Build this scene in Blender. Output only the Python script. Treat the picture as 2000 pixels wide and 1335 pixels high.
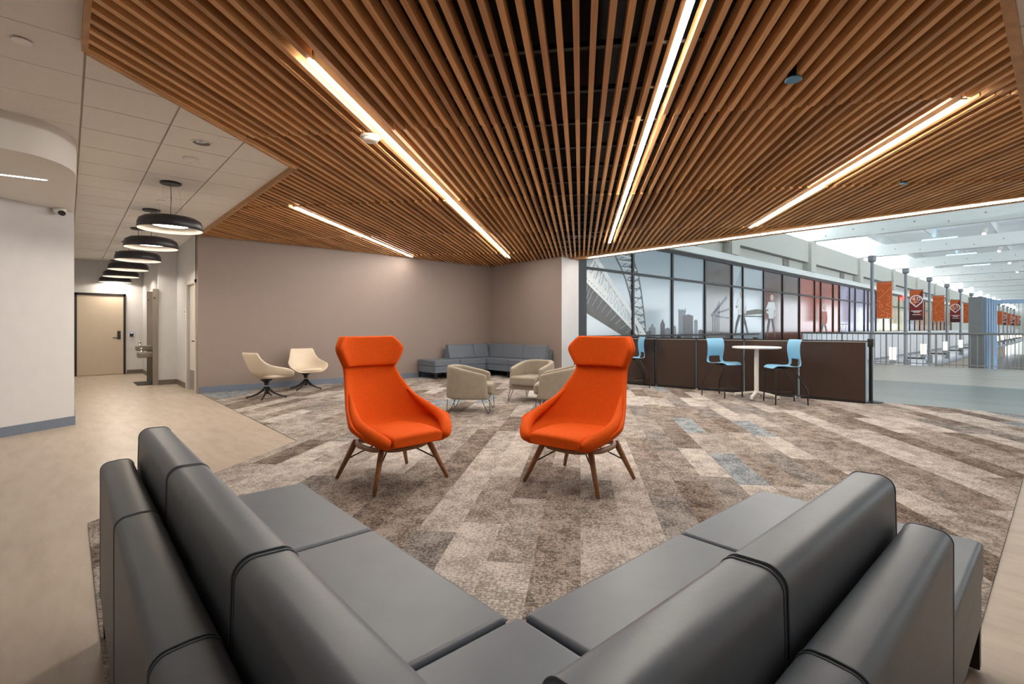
import bpy, bmesh, math, random
from mathutils import Vector, Matrix
PI = math.pi
rnd = random.Random(7)
sc = bpy.context.scene
COL = sc.collection
for o in list(bpy.data.objects): bpy.data.objects.remove(o, do_unlink=True)

# ------------------------------------------------------------------ camera
# world: X runs along the concourse, Y along the corridor, camera above the origin
H = 1.25; FPX = 970.0; HY = 641.0; YAW = math.radians(48.14)
FW = (math.cos(YAW), math.sin(YAW)); RT = (math.sin(YAW), -math.cos(YAW))
cam_d = bpy.data.cameras.new('camera'); cam = bpy.data.objects.new('camera', cam_d); COL.objects.link(cam)
cam.location = (0, 0, H); cam.rotation_euler = (PI/2, 0, YAW - PI/2)
cam_d.sensor_width = 36; cam_d.lens = FPX/2000*36; cam_d.shift_y = -(667.5-HY)/2000
cam_d.clip_start = 0.02; cam_d.clip_end = 500
sc.camera = cam
# ------------------------------------------------------------------ world, exposure
w = bpy.data.worlds.new('world'); sc.world = w; w.use_nodes = True
bg = w.node_tree.nodes['Background']; bg.inputs[0].default_value = (.85, .925, 1.0, 1); bg.inputs[1].default_value = 2.5
sc.view_settings.view_transform = 'Standard'; sc.view_settings.look = 'None'
sc.view_settings.gamma = 1; sc.view_settings.use_curve_mapping = False; sc.view_settings.exposure = 1.0
LAMP = 58.0      # linear lamps inside the lounge
WARM = (1.0, .93, .845)

# ------------------------------------------------------------------ helpers: pixel of the photograph -> point
def ray(px): s = (px-1000)/FPX; return (FW[0]+s*RT[0], FW[1]+s*RT[1])
def at_z(px, py, z):
    t = (z-H)*FPX/(HY-py); d = ray(px); return (t*d[0], t*d[1], z)
def at_y(px, py, Y):
    d = ray(px); t = Y/d[1]; return (t*d[0], Y, H+t*(HY-py)/FPX)
SA = math.atan2(134, FPX); SLAT = YAW - SA                 # heading of the slats
DA = (math.cos(SLAT), math.sin(SLAT)); NA = (-DA[1], DA[0])
def uv(u, v): return (u*DA[0]+v*NA[0], u*DA[1]+v*NA[1])

# ------------------------------------------------------------------ materials
MATS = {}
def lin(c):
    if isinstance(c, str):
        c = [int(c[i:i+2], 16)/255 for i in (0, 2, 4)]
        return tuple((x/12.92 if x <= .04045 else ((x+.055)/1.055)**2.4) for x in c)
    return tuple(c)
class NT:
    def __init__(s, name):
        s.m = bpy.data.materials.new(name); s.m.use_nodes = True; s.t = s.m.node_tree
        s.b = s.t.nodes['Principled BSDF']; s.out = s.t.nodes['Material Output']; MATS[name] = s.m
    def n(s, kind, **kw):
        nd = s.t.nodes.new(kind)
        for k, v in kw.items():
            if k.startswith('i_'):
                key = k[2:]; key = int(key) if key.isdigit() else key.replace('_', ' ')
                nd.inputs[key].default_value = v
            else: setattr(nd, k, v)
        return nd
    def l(s, a, b): s.t.links.new(a, b)
    def coord(s, which='Object', scale=(1, 1, 1), rot=(0, 0, 0)):
        tc = s.n('ShaderNodeTexCoord'); mp = s.n('ShaderNodeMapping'); mp.inputs['Scale'].default_value = scale; mp.inputs['Rotation'].default_value = rot
        s.l(tc.outputs[which], mp.inputs[0]); return mp.outputs[0]
    def ramp(s, fac, stops, interp='LINEAR'):
        r = s.n('ShaderNodeValToRGB'); r.color_ramp.interpolation = interp
        e = r.color_ramp.elements
        while len(e) < len(stops): e.new(.5)
        for el, (p, c) in zip(e, stops): el.position = p; el.color = (*lin(c), 1)
        s.l(fac, r.inputs[0]); return r.outputs[0]
    def mix(s, f, a, b, mode='MIX'):
        m = s.n('ShaderNodeMix', data_type='RGBA', blend_type=mode)
        for sock, v in ((m.inputs[0], f), (m.inputs[6], a), (m.inputs[7], b)):
            if hasattr(v, 'is_linked'): s.l(v, sock)
            elif isinstance(v, (int, float)): sock.default_value = v
            else: sock.default_value = (*lin(v), 1)
        return m.outputs[2]
    def bump(s, h, strength=.3, dist=.002):
        b = s.n('ShaderNodeBump'); b.inputs['Strength'].default_value = strength; b.inputs['Distance'].default_value = dist
        s.l(h, b.inputs['Height']); s.l(b.outputs[0], s.b.inputs['Normal'])
def plain(name, col, rough=.6, metal=0, spec=.5, noise=.06, nscale=6., bump=0, bscale=200., coat=0, coord='Object'):
    t = NT(name); c = lin(col)
    t.b.inputs['Roughness'].default_value = rough; t.b.inputs['Metallic'].default_value = metal
    t.b.inputs['Specular IOR Level'].default_value = spec; t.b.inputs['Coat Weight'].default_value = coat
    co = t.coord(coord)
    nz = t.n('ShaderNodeTexNoise'); nz.inputs['Scale'].default_value = nscale; nz.inputs['Detail'].default_value = 3; t.l(co, nz.inputs[0])
    lo = tuple(x*(1-noise) for x in c); hi = tuple(min(1, x*(1+noise)) for x in c)
    t.l(t.ramp(nz.outputs[0], [(.3, lo), (.7, hi)]), t.b.inputs['Base Color'])
    if bump:
        n2 = t.n('ShaderNodeTexNoise'); n2.inputs['Scale'].default_value = bscale; t.l(co, n2.inputs[0]); t.bump(n2.outputs[0], bump, .001)
    return t.m
def glow(name, col, strength):
    t = NT(name); t.t.nodes.remove(t.b); e = t.n('ShaderNodeEmission'); e.inputs[0].default_value = (*lin(col), 1); e.inputs[1].default_value = strength
    t.l(e.outputs[0], t.out.inputs[0]); return t.m
plain('wall_white', 'cccbcb', .75, noise=.02, bump=.08)
plain('wall_taupe', '8b7c74', .62, noise=.02, bump=.08)
plain('ceiling_tile', 'e9e5df', .9, noise=.02, nscale=20, bump=.2, bscale=300)
plain('ceiling_grid', 'c9bfb4', .6)
plain('soffit', 'e2ded8', .8, noise=.01)
plain('black_void', '060607', .95)
plain('black_rail', '17171a', .5)
plain('base_blue', '6b7686', .5); plain('base_brown', '6f655c', .5)
plain('dark_frame', '1d1715', .45); plain('door_tan', 'c6b8a4', .5, noise=.02); plain('door_white', 'd5cfc6', .5, noise=.02)
plain('black_metal', '16161a', .35, spec=.6); plain('black_plastic', '141418', .45)
plain('steel', 'a9a59f', .3, metal=.9); plain('chrome', 'd8d8d8', .12, metal=1)
plain('leather', '636b75', .42, noise=.05, nscale=9, bump=.25, bscale=90, spec=.5)
plain('leather_side', '4b545e', .42, noise=.04, bump=.2, bscale=90)
plain('orange_fabric', 'd6530a', .85, noise=.05, nscale=40, bump=.5, bscale=700, spec=.2)
plain('cream_leather', 'd3c5b0', .45, noise=.03)
plain('tan_fabric', '8f8475', .7, noise=.08, nscale=14, bump=.3, bscale=500)
plain('blue_plastic', '78b0d0', .38, noise=.02)
plain('white_plastic', 'eceae7', .35, noise=.01); plain('white_metal', 'e6e1da', .4, noise=.01)
plain('brown_laminate', '3a2a22', .32, noise=.08, nscale=1.5)
plain('grey_blue_edge', '8fa3b5', .35)
plain('walnut', '8a5c36', .45, noise=.2, nscale=30)
plain('pendant_black', '27252a', .4); plain('pendant_inner', 'a59e96', .6)
plain('con_wall', 'c9cac1', .7, noise=.02); plain('con_white', 'e4e8e5', .55, noise=.01); plain('con_shade_grey', '8f8f89', .8)
plain('post_grey', '83888c', .4, metal=.3); plain('rail_grey', '9c9a96', .35, metal=.5); plain('fascia', 'c3c7cc', .45)
plain('fountain', '8c857c', .3, metal=.7); plain('fin_grey', '8a8076', .5)
plain('mat_dark', '2c2622', .8); plain('sign_white', 'e3e8e2', .5); plain('sign_green', '2f6a4c', .5)
plain('detector', 'e0d8cc', .4); plain('speaker_blue', '5d8fb2', .4); plain('low_brown', '5a3526', .6); plain('low_beige', 'b8ab98', .7); plain('low_floor', '4b4a4c', .5)
plain('blue_fin', '8aa4bd', .35); plain('banner_orange', 'c25a22', .7, noise=.03); plain('banner_red', '7c2318', .7, noise=.06); plain('banner_dark', '4a1812', .7); plain('banner_lines', 'ef9a68', .7); plain('banner_white', 'ece6e0', .7)
glow('soffit_lens', WARM, 14.); glow('lamp_lens', WARM, LAMP); glow('trim_lens', WARM, LAMP*.8); glow('pendant_lens', (1, .88, .74), 26.)
glow('lantern', (1, .80, .55), 3.5); glow('post_lamp', (1, .93, .82), 4.); glow('led_blue', (.25, .62, 1.0), 5.); glow('spot_face', (1, .85, .6), 8.); glow('exit_red', (1, .08, .07), 1.6); glow('reader_blue', (.3, .45, 1), 2.)
def piece_random(t):
    oi = t.n('ShaderNodeObjectInfo'); at = t.n('ShaderNodeAttribute', attribute_name='piece_rnd'); ad = t.n('ShaderNodeMath', operation='ADD'); fr = t.n('ShaderNodeMath', operation='FRACT')
    t.l(oi.outputs['Random'], ad.inputs[0]); t.l(at.outputs['Fac'], ad.inputs[1]); t.l(ad.outputs[0], fr.inputs[0]); return fr.outputs[0]
def face_random(o, counts):
    a = o.data.attributes.new('piece_rnd', 'FLOAT', 'FACE'); v = []
    for c in counts: v += [rnd.random()]*c
    a.data.foreach_set('value', v)
# wood slats: grain along local x, tone per slat
t = NT('slat_wood'); co = t.coord('Object', (1.2, 22, 22)); RN = piece_random(t)
ad = t.n('ShaderNodeVectorMath', operation='ADD'); cm = t.n('ShaderNodeCombineXYZ'); t.l(RN, cm.inputs[0]); sc1 = t.n('ShaderNodeVectorMath', operation='SCALE'); sc1.inputs[3].default_value = 37.; t.l(cm.outputs[0], sc1.inputs[0])
t.l(co, ad.inputs[0]); t.l(sc1.outputs[0], ad.inputs[1])
nz = t.n('ShaderNodeTexNoise'); nz.inputs['Scale'].default_value = 1.; nz.inputs['Detail'].default_value = 5; nz.inputs['Distortion'].default_value = .8; t.l(ad.outputs[0], nz.inputs[0])
g = t.ramp(nz.outputs[0], [(.25, 'bc8650'), (.5, 'e0aa6e'), (.75, 'eebc84')])
tone = t.ramp(RN, [(0, 'c9c0ba'), (.5, 'f0ece8'), (1, 'ffffff')])
t.l(t.mix(1., g, tone, 'MULTIPLY'), t.b.inputs['Base Color']); t.b.inputs['Roughness'].default_value = .5
t = NT('trim_wood'); nz = t.n('ShaderNodeTexNoise'); nz.inputs['Scale'].default_value = 1.; nz.inputs['Detail'].default_value = 5; t.l(t.coord('Object', (8, 8, 60)), nz.inputs[0])
t.l(t.ramp(nz.outputs[0], [(.25, '9c6e40'), (.75, 'c49562')]), t.b.inputs['Base Color']); t.b.inputs['Roughness'].default_value = .5
# carpet planks: a colour per plank, mottled yarn
t = NT('carpet'); RN = piece_random(t); co = t.coord('Object')
sh = t.n('ShaderNodeVectorMath', operation='ADD'); t.l(co, sh.inputs[0])
cm = t.n('ShaderNodeCombineXYZ'); mlt = t.n('ShaderNodeMath', operation='MULTIPLY'); mlt.inputs[1].default_value = 91.; t.l(RN, mlt.inputs[0]); t.l(mlt.outputs[0], cm.inputs[2]); t.l(cm.outputs[0], sh.inputs[1])
def noise(scale, detail=2., rough=.6, vec=None):
    q = t.n('ShaderNodeTexNoise'); q.inputs['Scale'].default_value = scale; q.inputs['Detail'].default_value = detail; q.inputs['Roughness'].default_value = rough
    t.l(vec or sh.outputs[0], q.inputs[0]); return q.outputs[0]
fine = noise(55, 4, .8)          # tufts
patch = noise(6.5, 4, .7)
dark = t.ramp(RN, [(0, '4f443e'), (.15, '61564f'), (.30, '7a716b'), (.45, '8a817a'), (.60, '6a605a'), (.75, '948c86'), (.88, '5b5652'), (.965, '626a70')], 'CONSTANT')
lite = t.ramp(RN, [(0, '908379'), (.15, 'a3978d'), (.30, 'b5aca4'), (.45, 'beb5ae'), (.60, 'aca299'), (.75, 'c9c1ba'), (.88, '9d9691'), (.965, 'a0a6aa')], 'CONSTANT')
sub = t.n('ShaderNodeMath', operation='MULTIPLY_ADD'); t.l(patch, sub.inputs[0]); sub.inputs[1].default_value = .6; t.l(fine, sub.inputs[2])
fac = t.n('ShaderNodeMapRange'); fac.inputs[1].default_value = .71; fac.inputs[2].default_value = .88; t.l(sub.outputs[0], fac.inputs[0])
base = t.mix(fac.outputs[0], dark, lite)
wv = t.n('ShaderNodeTexBrick'); wv.inputs['Scale'].default_value = 1.; wv.inputs['Brick Width'].default_value = .05; wv.inputs['Row Height'].default_value = .021; wv.inputs['Mortar Size'].default_value = .0016
wv.inputs['Color1'].default_value = (1, 1, 1, 1); wv.inputs['Color2'].default_value = (1, 1, 1, 1); wv.inputs['Mortar'].default_value = (.45, .42, .4, 1)
rm = t.n('ShaderNodeMapping'); rm.inputs['Rotation'].default_value = (0, 0, PI/2); t.l(sh.outputs[0], rm.inputs[0])
dsp = t.n('ShaderNodeVectorMath', operation='MULTIPLY_ADD'); q = t.n('ShaderNodeTexNoise'); q.inputs['Scale'].default_value = 25.; t.l(rm.outputs[0], q.inputs[0]); t.l(q.outputs[1], dsp.inputs[0]); dsp.inputs[1].default_value = (.03, .02, 0); t.l(rm.outputs[0], dsp.inputs[2])
t.l(dsp.outputs[0], wv.inputs[0])
bk = t.mix(.75, base, wv.outputs[0], 'MULTIPLY'); t.l(bk, t.b.inputs['Base Color'])
t.b.inputs['Roughness'].default_value = .95; t.b.inputs['Specular IOR Level'].default_value = .1; t.bump(fine, .5, .004)
# vinyl floor
t = NT('vinyl'); nz = t.n('ShaderNodeTexNoise'); nz.inputs['Scale'].default_value = 1.; nz.inputs['Detail'].default_value = 6; nz.inputs['Roughness'].default_value = .65; t.l(t.coord('Object', (9, 2.2, 1), (0, 0, SLAT)), nz.inputs[0])
t.l(t.ramp(nz.outputs[0], [(.3, 'a39585'), (.5, 'b1a393'), (.7, 'baad9e')]), t.b.inputs['Base Color']); t.b.inputs['Roughness'].default_value = .38
# concourse floor, planks running along Y
for nm, cols in (('con_floor_grey', ('6f7b7b', '8a9592', '7b8688')), ('con_floor_beige', ('a8a49a', 'c9c5ba', 'b7aa9c'))):
    t = NT(nm); nz = t.n('ShaderNodeTexNoise'); nz.inputs['Scale'].default_value = 1.; nz.inputs['Detail'].default_value = 4; t.l(t.coord('Object', (5.5, .25, 1)), nz.inputs[0])
    t.l(t.ramp(nz.outputs[0], [(.3, cols[0]), (.5, cols[1]), (.72, cols[2])]), t.b.inputs['Base Color']); t.b.inputs['Roughness'].default_value = .35
# translucent roof panels and clear glass
t = NT('roof_panel'); t.t.nodes.remove(t.b); tr = t.n('ShaderNodeBsdfTranslucent'); tr.inputs[0].default_value = (.5, .52, .52, 1); df = t.n('ShaderNodeBsdfDiffuse'); df.inputs[0].default_value = (.8, .8, .78, 1)
mx = t.n('ShaderNodeMixShader'); mx.inputs[0].default_value = .55; t.l(tr.outputs[0], mx.inputs[1]); t.l(df.outputs[0], mx.inputs[2]); t.l(mx.outputs[0], t.out.inputs[0])
t = NT('clear_glass'); t.t.nodes.remove(t.b); tr = t.n('ShaderNodeBsdfTransparent'); gl = t.n('ShaderNodeBsdfGlossy'); gl.inputs['Roughness'].default_value = .02
mx = t.n('ShaderNodeMixShader'); mx.inputs[0].default_value = .06; t.l(tr.outputs[0], mx.inputs[1]); t.l(gl.outputs[0], mx.inputs[2]); t.l(mx.outputs[0], t.out.inputs[0])
def film(name, a, b, k=(.0, 3.6), streak=0):
    """printed window film: vertical blend a (bottom) to b (top)"""
    t = NT('film_'+name); tc = t.n('ShaderNodeTexCoord'); sx = t.n('ShaderNodeSeparateXYZ'); t.l(tc.outputs['Object'], sx.inputs[0])
    mr = t.n('ShaderNodeMapRange'); mr.inputs[1].default_value = k[0]; mr.inputs[2].default_value = k[1]; t.l(sx.outputs[2], mr.inputs[0])
    c = t.ramp(mr.outputs[0], [(0, a), (1, b)])
    if streak:
        nz = t.n('ShaderNodeTexNoise'); nz.inputs['Scale'].default_value = 1.; nz.inputs['Detail'].default_value = 4; t.l(t.coord('Object', (.5, 1, 22) if streak == 1 else (2.5, 1, .8)), nz.inputs[0])
        c = t.mix(.22 if streak == 1 else .4, c, t.ramp(nz.outputs[0], [(.3, '3a3535'), (.7, 'ffffff')]), 'MULTIPLY')
    t.l(c, t.b.inputs['Base Color']); t.b.inputs['Roughness'].default_value = .12; t.b.inputs['Specular IOR Level'].default_value = .6
film('sky', 'd2dbe0', 'a5b3bc'); film('grey', '6a615b', '6b6560'); film('water', '9fabb1', 'c3ced3'); film('brown', '84533f', '6f6361'); film('brick', 'd06a4c', 'b4604f', streak=1)
film('purple', '8a80a8', 'c4bfda', streak=2); film('yellow', 'e0c040', 'e4e6c8', streak=2); film('silver', 'a8a8b0', 'c8c8d0', streak=2); film('amber', 'a8694a', 'e8c09a', streak=2)
plain('print_white', 'dfe2e0', .3, noise=.05); plain('print_deck', '4d463c', .3, noise=.3, nscale=3); plain('print_tower', '777b81', .3, noise=.15, nscale=2); plain('print_tower_dark', '4c4a4b', .3, noise=.1); plain('print_skin', 'd3b6a2', .4); plain('print_cloth', '3e3c42', .4); plain('print_hill', '6d6f5d', .4); plain('print_steel', '5b5f62', .3)
plain('print_orange', 'c05a35', .4)

# ------------------------------------------------------------------ mesh helpers
class MB:
    def __init__(s): s.v = []; s.f = []
    def add(s, vs, fs):
        k = len(s.v); s.v += [tuple(p) for p in vs]; s.f += [[i+k for i in q] for q in fs]; return s
    def box(s, x0, x1, y0, y1, z0, z1):
        return s.add([(x0, y0, z0), (x1, y0, z0), (x1, y1, z0), (x0, y1, z0), (x0, y0, z1), (x1, y0, z1), (x1, y1, z1), (x0, y1, z1)],
                     [(0, 3, 2, 1), (4, 5, 6, 7), (0, 1, 5, 4), (1, 2, 6, 5), (2, 3, 7, 6), (3, 0, 4, 7)])
    def prism(s, poly, z0, z1):
        n = len(poly)
        return s.add([(x, y, z0) for x, y in poly]+[(x, y, z1) for x, y in poly],
                     [list(range(n))[::-1], [i+n for i in range(n)]]+[(i, (i+1) % n, (i+1) % n+n, i+n) for i in range(n)])
    def plate(s, poly, y0, y1):       # polygon in the XZ plane, thick along Y
        n = len(poly)
        return s.add([(x, y0, z) for x, z in poly]+[(x, y1, z) for x, z in poly],
                     [list(range(n)), [i+n for i in range(n)][::-1]]+[(i, i+n, (i+1) % n+n, (i+1) % n) for i in range(n)])
    def bar(s, a, b, wd, dp):         # square bar between two points
        a = Vector(a); b = Vector(b); d = (b-a).normalized(); up = Vector((0, 0, 1)) if abs(d.z) < .95 else Vector((1, 0, 0))
        x = d.cross(up).normalized(); y = x.cross(d)
        c = [x*wd/2*i+y*dp/2*j for i, j in ((-1, -1), (1, -1), (1, 1), (-1, 1))]
        return s.add([a+q for q in c]+[b+q for q in c], [(0, 1, 2, 3), (7, 6, 5, 4)]+[(i, i+4, (i+1) % 4+4, (i+1) % 4) for i in range(4)])
    def tube(s, pts, r, n=8, closed=False):
        P = [Vector(p) for p in pts]; m = len(P); rs = r if isinstance(r, (list, tuple)) else [r]*m
        vs = []; prev = None
        for i, p in enumerate(P):
            d = (P[(i+1) % m]-P[i-1]) if closed else (P[min(i+1, m-1)]-P[max(i-1, 0)])
            d.normalize()
            if prev is None:
                x = d.cross(Vector((0, 0, 1)) if abs(d.z) < .9 else Vector((1, 0, 0))).normalized()
            else: x = (prev-d*prev.dot(d)).normalized()
            prev = x; y = d.cross(x)
            vs += [p+(x*math.cos(2*PI*k/n)+y*math.sin(2*PI*k/n))*rs[i] for k in range(n)]
        fs = [(i*n+k, i*n+(k+1) % n, ((i+1) % m)*n+(k+1) % n, ((i+1) % m)*n+k) for i in range(m if closed else m-1) for k in range(n)]
        if not closed: fs += [list(range(n))[::-1], [(m-1)*n+k for k in range(n)]]
        return s.add(vs, fs)
    def lathe(s, prof, c=(0, 0, 0), n=24, cap=True):
        m = len(prof)
        vs = [(c[0]+r*math.cos(2*PI*k/n), c[1]+r*math.sin(2*PI*k/n), c[2]+z) for r, z in prof for k in range(n)]
        fs = [(i*n+k, i*n+(k+1) % n, (i+1)*n+(k+1) % n, (i+1)*n+k) for i in range(m-1) for k in range(n)]
        if cap: fs += [list(range(n))[::-1], [(m-1)*n+k for k in range(n)]]
        return s.add(vs, fs)
    def grid(s, rows):
        n = len(rows[0]); vs = [p for r in rows for p in r]
        return s.add(vs, [(i*n+j, i*n+j+1, (i+1)*n+j+1, (i+1)*n+j) for i in range(len(rows)-1) for j in range(n-1)])
    def mesh(s, name, smooth=False):
        m = bpy.data.meshes.new(name); m.from_pydata(s.v, [], s.f)
        bm = bmesh.new(); bm.from_mesh(m); bmesh.ops.recalc_face_normals(bm, faces=bm.faces); bm.to_mesh(m); bm.free()
        if smooth: m.polygons.foreach_set('use_smooth', [True]*len(m.polygons))
        m.update(); return m
def obj(name, me, mat=None, parent=None, smooth=False, bevel=0, seg=2, subsurf=0, solid=None, loc=None, rotz=None):
    if isinstance(me, MB): me = me.mesh(name, smooth)
    o = bpy.data.objects.new(name, me); COL.objects.link(o)
    if mat and not me.materials: me.materials.append(MATS[mat])
    if parent is not None: o.parent = parent
    if loc: o.location = loc
    if rotz is not None: o.rotation_euler = (0, 0, rotz)
    if solid: md = o.modifiers.new('solid', 'SOLIDIFY'); md.thickness = solid[0]; md.offset = solid[1]
    if bevel:
        md = o.modifiers.new('bevel', 'BEVEL'); md.width = bevel; md.segments = seg; md.limit_method = 'ANGLE'; md.angle_limit = math.radians(35)
        me.polygons.foreach_set('use_smooth', [True]*len(me.polygons))
        md.harden_normals = True
    if subsurf: md = o.modifiers.new('sub', 'SUBSURF'); md.levels = subsurf; md.render_levels = subsurf
    return o
def tag(o, label, cat=None, group=None, kind=None):
    o['label'] = label
    if cat: o['category'] = cat
    if group: o['group'] = group
    if kind: o['kind'] = kind
    return o
def struct(o, label=None):
    o['kind'] = 'structure'
    if label: o['label'] = label
    return o
def empty(name, loc=(0, 0, 0), rotz=0):
    o = bpy.data.objects.new(name, None); o.empty_display_size = .1; COL.objects.link(o); o.location = loc; o.rotation_euler = (0, 0, rotz); return o
def dup(root, loc=None, rotz=None, label=None, group=None):
    r = root.copy(); COL.objects.link(r)
    if loc is not None: r.location = loc
    if rotz is not None: r.rotation_euler = (0, 0, rotz)
    if label: r['label'] = label
    if group: r['group'] = group
    for ch in list(root.children):
        c = ch.copy(); COL.objects.link(c); c.parent = r
        for g in list(ch.children):
            d = g.copy(); COL.objects.link(d); d.parent = c
    return r
def clip(poly, a, b, c):              # keep a*x+b*y<=c
    out = []
    for i in range(len(poly)):
        p, q = poly[i], poly[(i+1) % len(poly)]; dp = a*p[0]+b*p[1]-c; dq = a*q[0]+b*q[1]-c
        if dp <= 0: out.append(p)
        if (dp < 0) != (dq < 0) and abs(dp-dq) > 1e-9:
            k = dp/(dp-dq); out.append((p[0]+k*(q[0]-p[0]), p[1]+k*(q[1]-p[1])))
    return out
def area(p): return abs(sum(p[i][0]*p[(i+1) % len(p)][1]-p[(i+1) % len(p)][0]*p[i][1] for i in range(len(p))))/2
def clips(poly, planes):
    for pl in planes:
        if len(poly) < 3: return []
        poly = clip(poly, *pl)
    return poly if len(poly) >= 3 and area(poly) > 2e-4 else []

# ------------------------------------------------------------------ layout numbers (metres)
XL, YR, XF = .10, .24, 9.45             # left, right and front edges of the slatted ceiling / carpet
YA, XB, YE = 11.05, 9.10, 8.32          # taupe wall, taupe return wall, its end
KX, KY = 1.90, 5.70                     # the kink where carpet and slats step back
ZS, ZC = 3.02, 3.07                     # slat underside, tile underside
XC = 10.28                              # carpet meets concourse floor
kc = NA[0]*KX+NA[1]*KY                  # slat-direction edge through the kink
def regions(xf):
    return [[(-1, 0, -KX), (0, -1, -YR), (1, 0, XB), (0, 1, YA)],
            [(-1, 0, -XL), (0, -1, -YR), (1, 0, KX), (NA[0], NA[1], kc)],
            [(-1, 0, -XB), (0, -1, -YR), (1, 0, xf), (0, 1, YE)]]

# ================================================================== FLOORS
fl = struct(obj('floor', MB().prism([(-3.2, -2.4), (10.28, -2.4), (10.28, 8.4), (9.3, 8.4), (9.3, 11.3), (2.1, 11.3), (2.1, 17.6), (-3.2, 17.6)], -.25, 0), 'vinyl'), 'beige vinyl floor of the corridor and lounge edge')
cp = struct(empty('floor_carpet'), 'mottled brown and grey carpet planks laid on the lounge floor')
PW, PL = .25, 1.0
def vis(c):       # rough size in view of a piece: nearer in front of the camera is larger
    tt = c[0]*FW[0]+c[1]*FW[1]; rr = c[0]*RT[0]+c[1]*RT[1]
    if tt < 1.2 or abs(rr) > tt*1.15+.8: return 0
    return 1/tt
planks = []
for i in range(-26, 32):
    off = rnd.random()
    for j in range(-1, 17):
        u0 = (j+off)*PL; v0 = i*PW
        mb = MB(); cx, cy = uv(u0+PL/2, v0+PW/2); ar_ = 0
        for reg in regions(XC):
            q = clips([uv(u0, v0), uv(u0+PL, v0), uv(u0+PL, v0+PW), uv(u0, v0+PW)], reg)
            if q:
                ar_ += area(q)
                q = [((x-cx)*DA[0]+(y-cy)*DA[1], (x-cx)*NA[0]+(y-cy)*NA[1]) for x, y in q]
                mb.prism(q, .0005, .007+rnd.random()*.0006)
        if mb.v: planks.append((vis((cx, cy))**3*ar_, mb, cx, cy))
planks.sort(key=lambda p: -p[0]); rest = MB(); cnt = []
for n, (vv, mb, cx, cy) in enumerate(planks):
    if n < 300: obj('carpet_plank', mb, 'carpet', cp, loc=(cx, cy, 0), rotz=SLAT)
    else:
        du = cx*DA[0]+cy*DA[1]; dv = cx*NA[0]+cy*NA[1]; rest.add([(x+du, y+dv, z) for x, y, z in mb.v], mb.f); cnt.append(len(mb.f))
if rest.v: o = obj('carpet_planks_rest', rest, 'carpet', cp, rotz=SLAT); o['kind'] = 'stuff'; face_random(o, cnt)
struct(obj('floor_concourse', MB().box(XC, 14.6, -14, 8.4, -.25, .004), 'con_floor_grey'), 'grey striped concourse floor beside the carpet')
struct(obj('floor_concourse', MB().box(14.6, 21.3, -14, 8.4, -.25, .004), 'con_floor_beige'), 'beige striped concourse floor by the railing')
struct(obj('floor_walkway', MB().box(21.3, 170, 6.9, 8.4, -.25, .004), 'con_floor_beige'), 'walkway floor along the picture windows')
struct(obj('floor_lower', MB().box(21.3, 170, -14, 12, -5.2, -5.0), 'low_floor'), 'dark floor of the lower level')

# ================================================================== WHITE TILE CEILING
ce = struct(empty('ceiling', (0, 0, 0)), 'white square tile ceiling over the corridor')
struct(obj('ceiling_deck', MB().box(-3.2, 9.6, -2.4, 17.6, 3.6, 3.7), 'black_void'), 'black deck above the ceilings')
T = .6; G = .007; tile_full = MB().box(-T/2+G, T/2-G, -T/2+G, T/2-G, 0, .02).mesh('ceiling_tile'); tile_full.materials.append(MATS['ceiling_tile'])
def ceil_regions():
    return [[(-1, 0, 3.2), (1, 0, XL-.03), (0, -1, 2.4), (0, 1, 17.4)],
            [(-1, 0, -XL+.03), (1, 0, KX-.03), (-NA[0], -NA[1], -kc-.03), (0, 1, 17.4)],
            [(-1, 0, -XL+.03), (1, 0, 9.6), (0, -1, 2.4), (0, 1, YR-.03)]]
x0t, y0t = .09, 4.15
for i in range(-6, 17):
    for j in range(-11, 24):
        a, b = x0t+i*T, y0t+j*T
        q0 = [(a+G, b+G/2), (a+T-G, b+G/2), (a+T-G, b+T-G/2), (a+G, b+T-G/2)]
        if b < -1.5 and a > 3 or a < -2.6: continue
        if a < -.7 and b > 6.6: continue
        parts = [q for q in (clips(q0, r) for r in ceil_regions()) if q]
        if not parts: continue
        if len(parts) == 1 and abs(area(parts[0])-area(q0)) < 1e-6:
            obj('ceiling_tile', tile_full, None, ce, loc=(a+T/2, b+T/2, ZC))
        else:
            mb = MB()
            for q in parts: mb.prism(q, ZC, ZC+.02)
            obj('ceiling_tile', mb, 'ceiling_tile', ce)
mb = MB()
for r in ceil_regions():
    q = clips([(-3.2, -2.4), (9.6, -2.4), (9.6, 17.4), (-3.2, 17.4)], r)
    if q: mb.prism(q, ZC+.0205, ZC+.035)
obj('grid', mb, 'ceiling_grid', ce)

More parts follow.
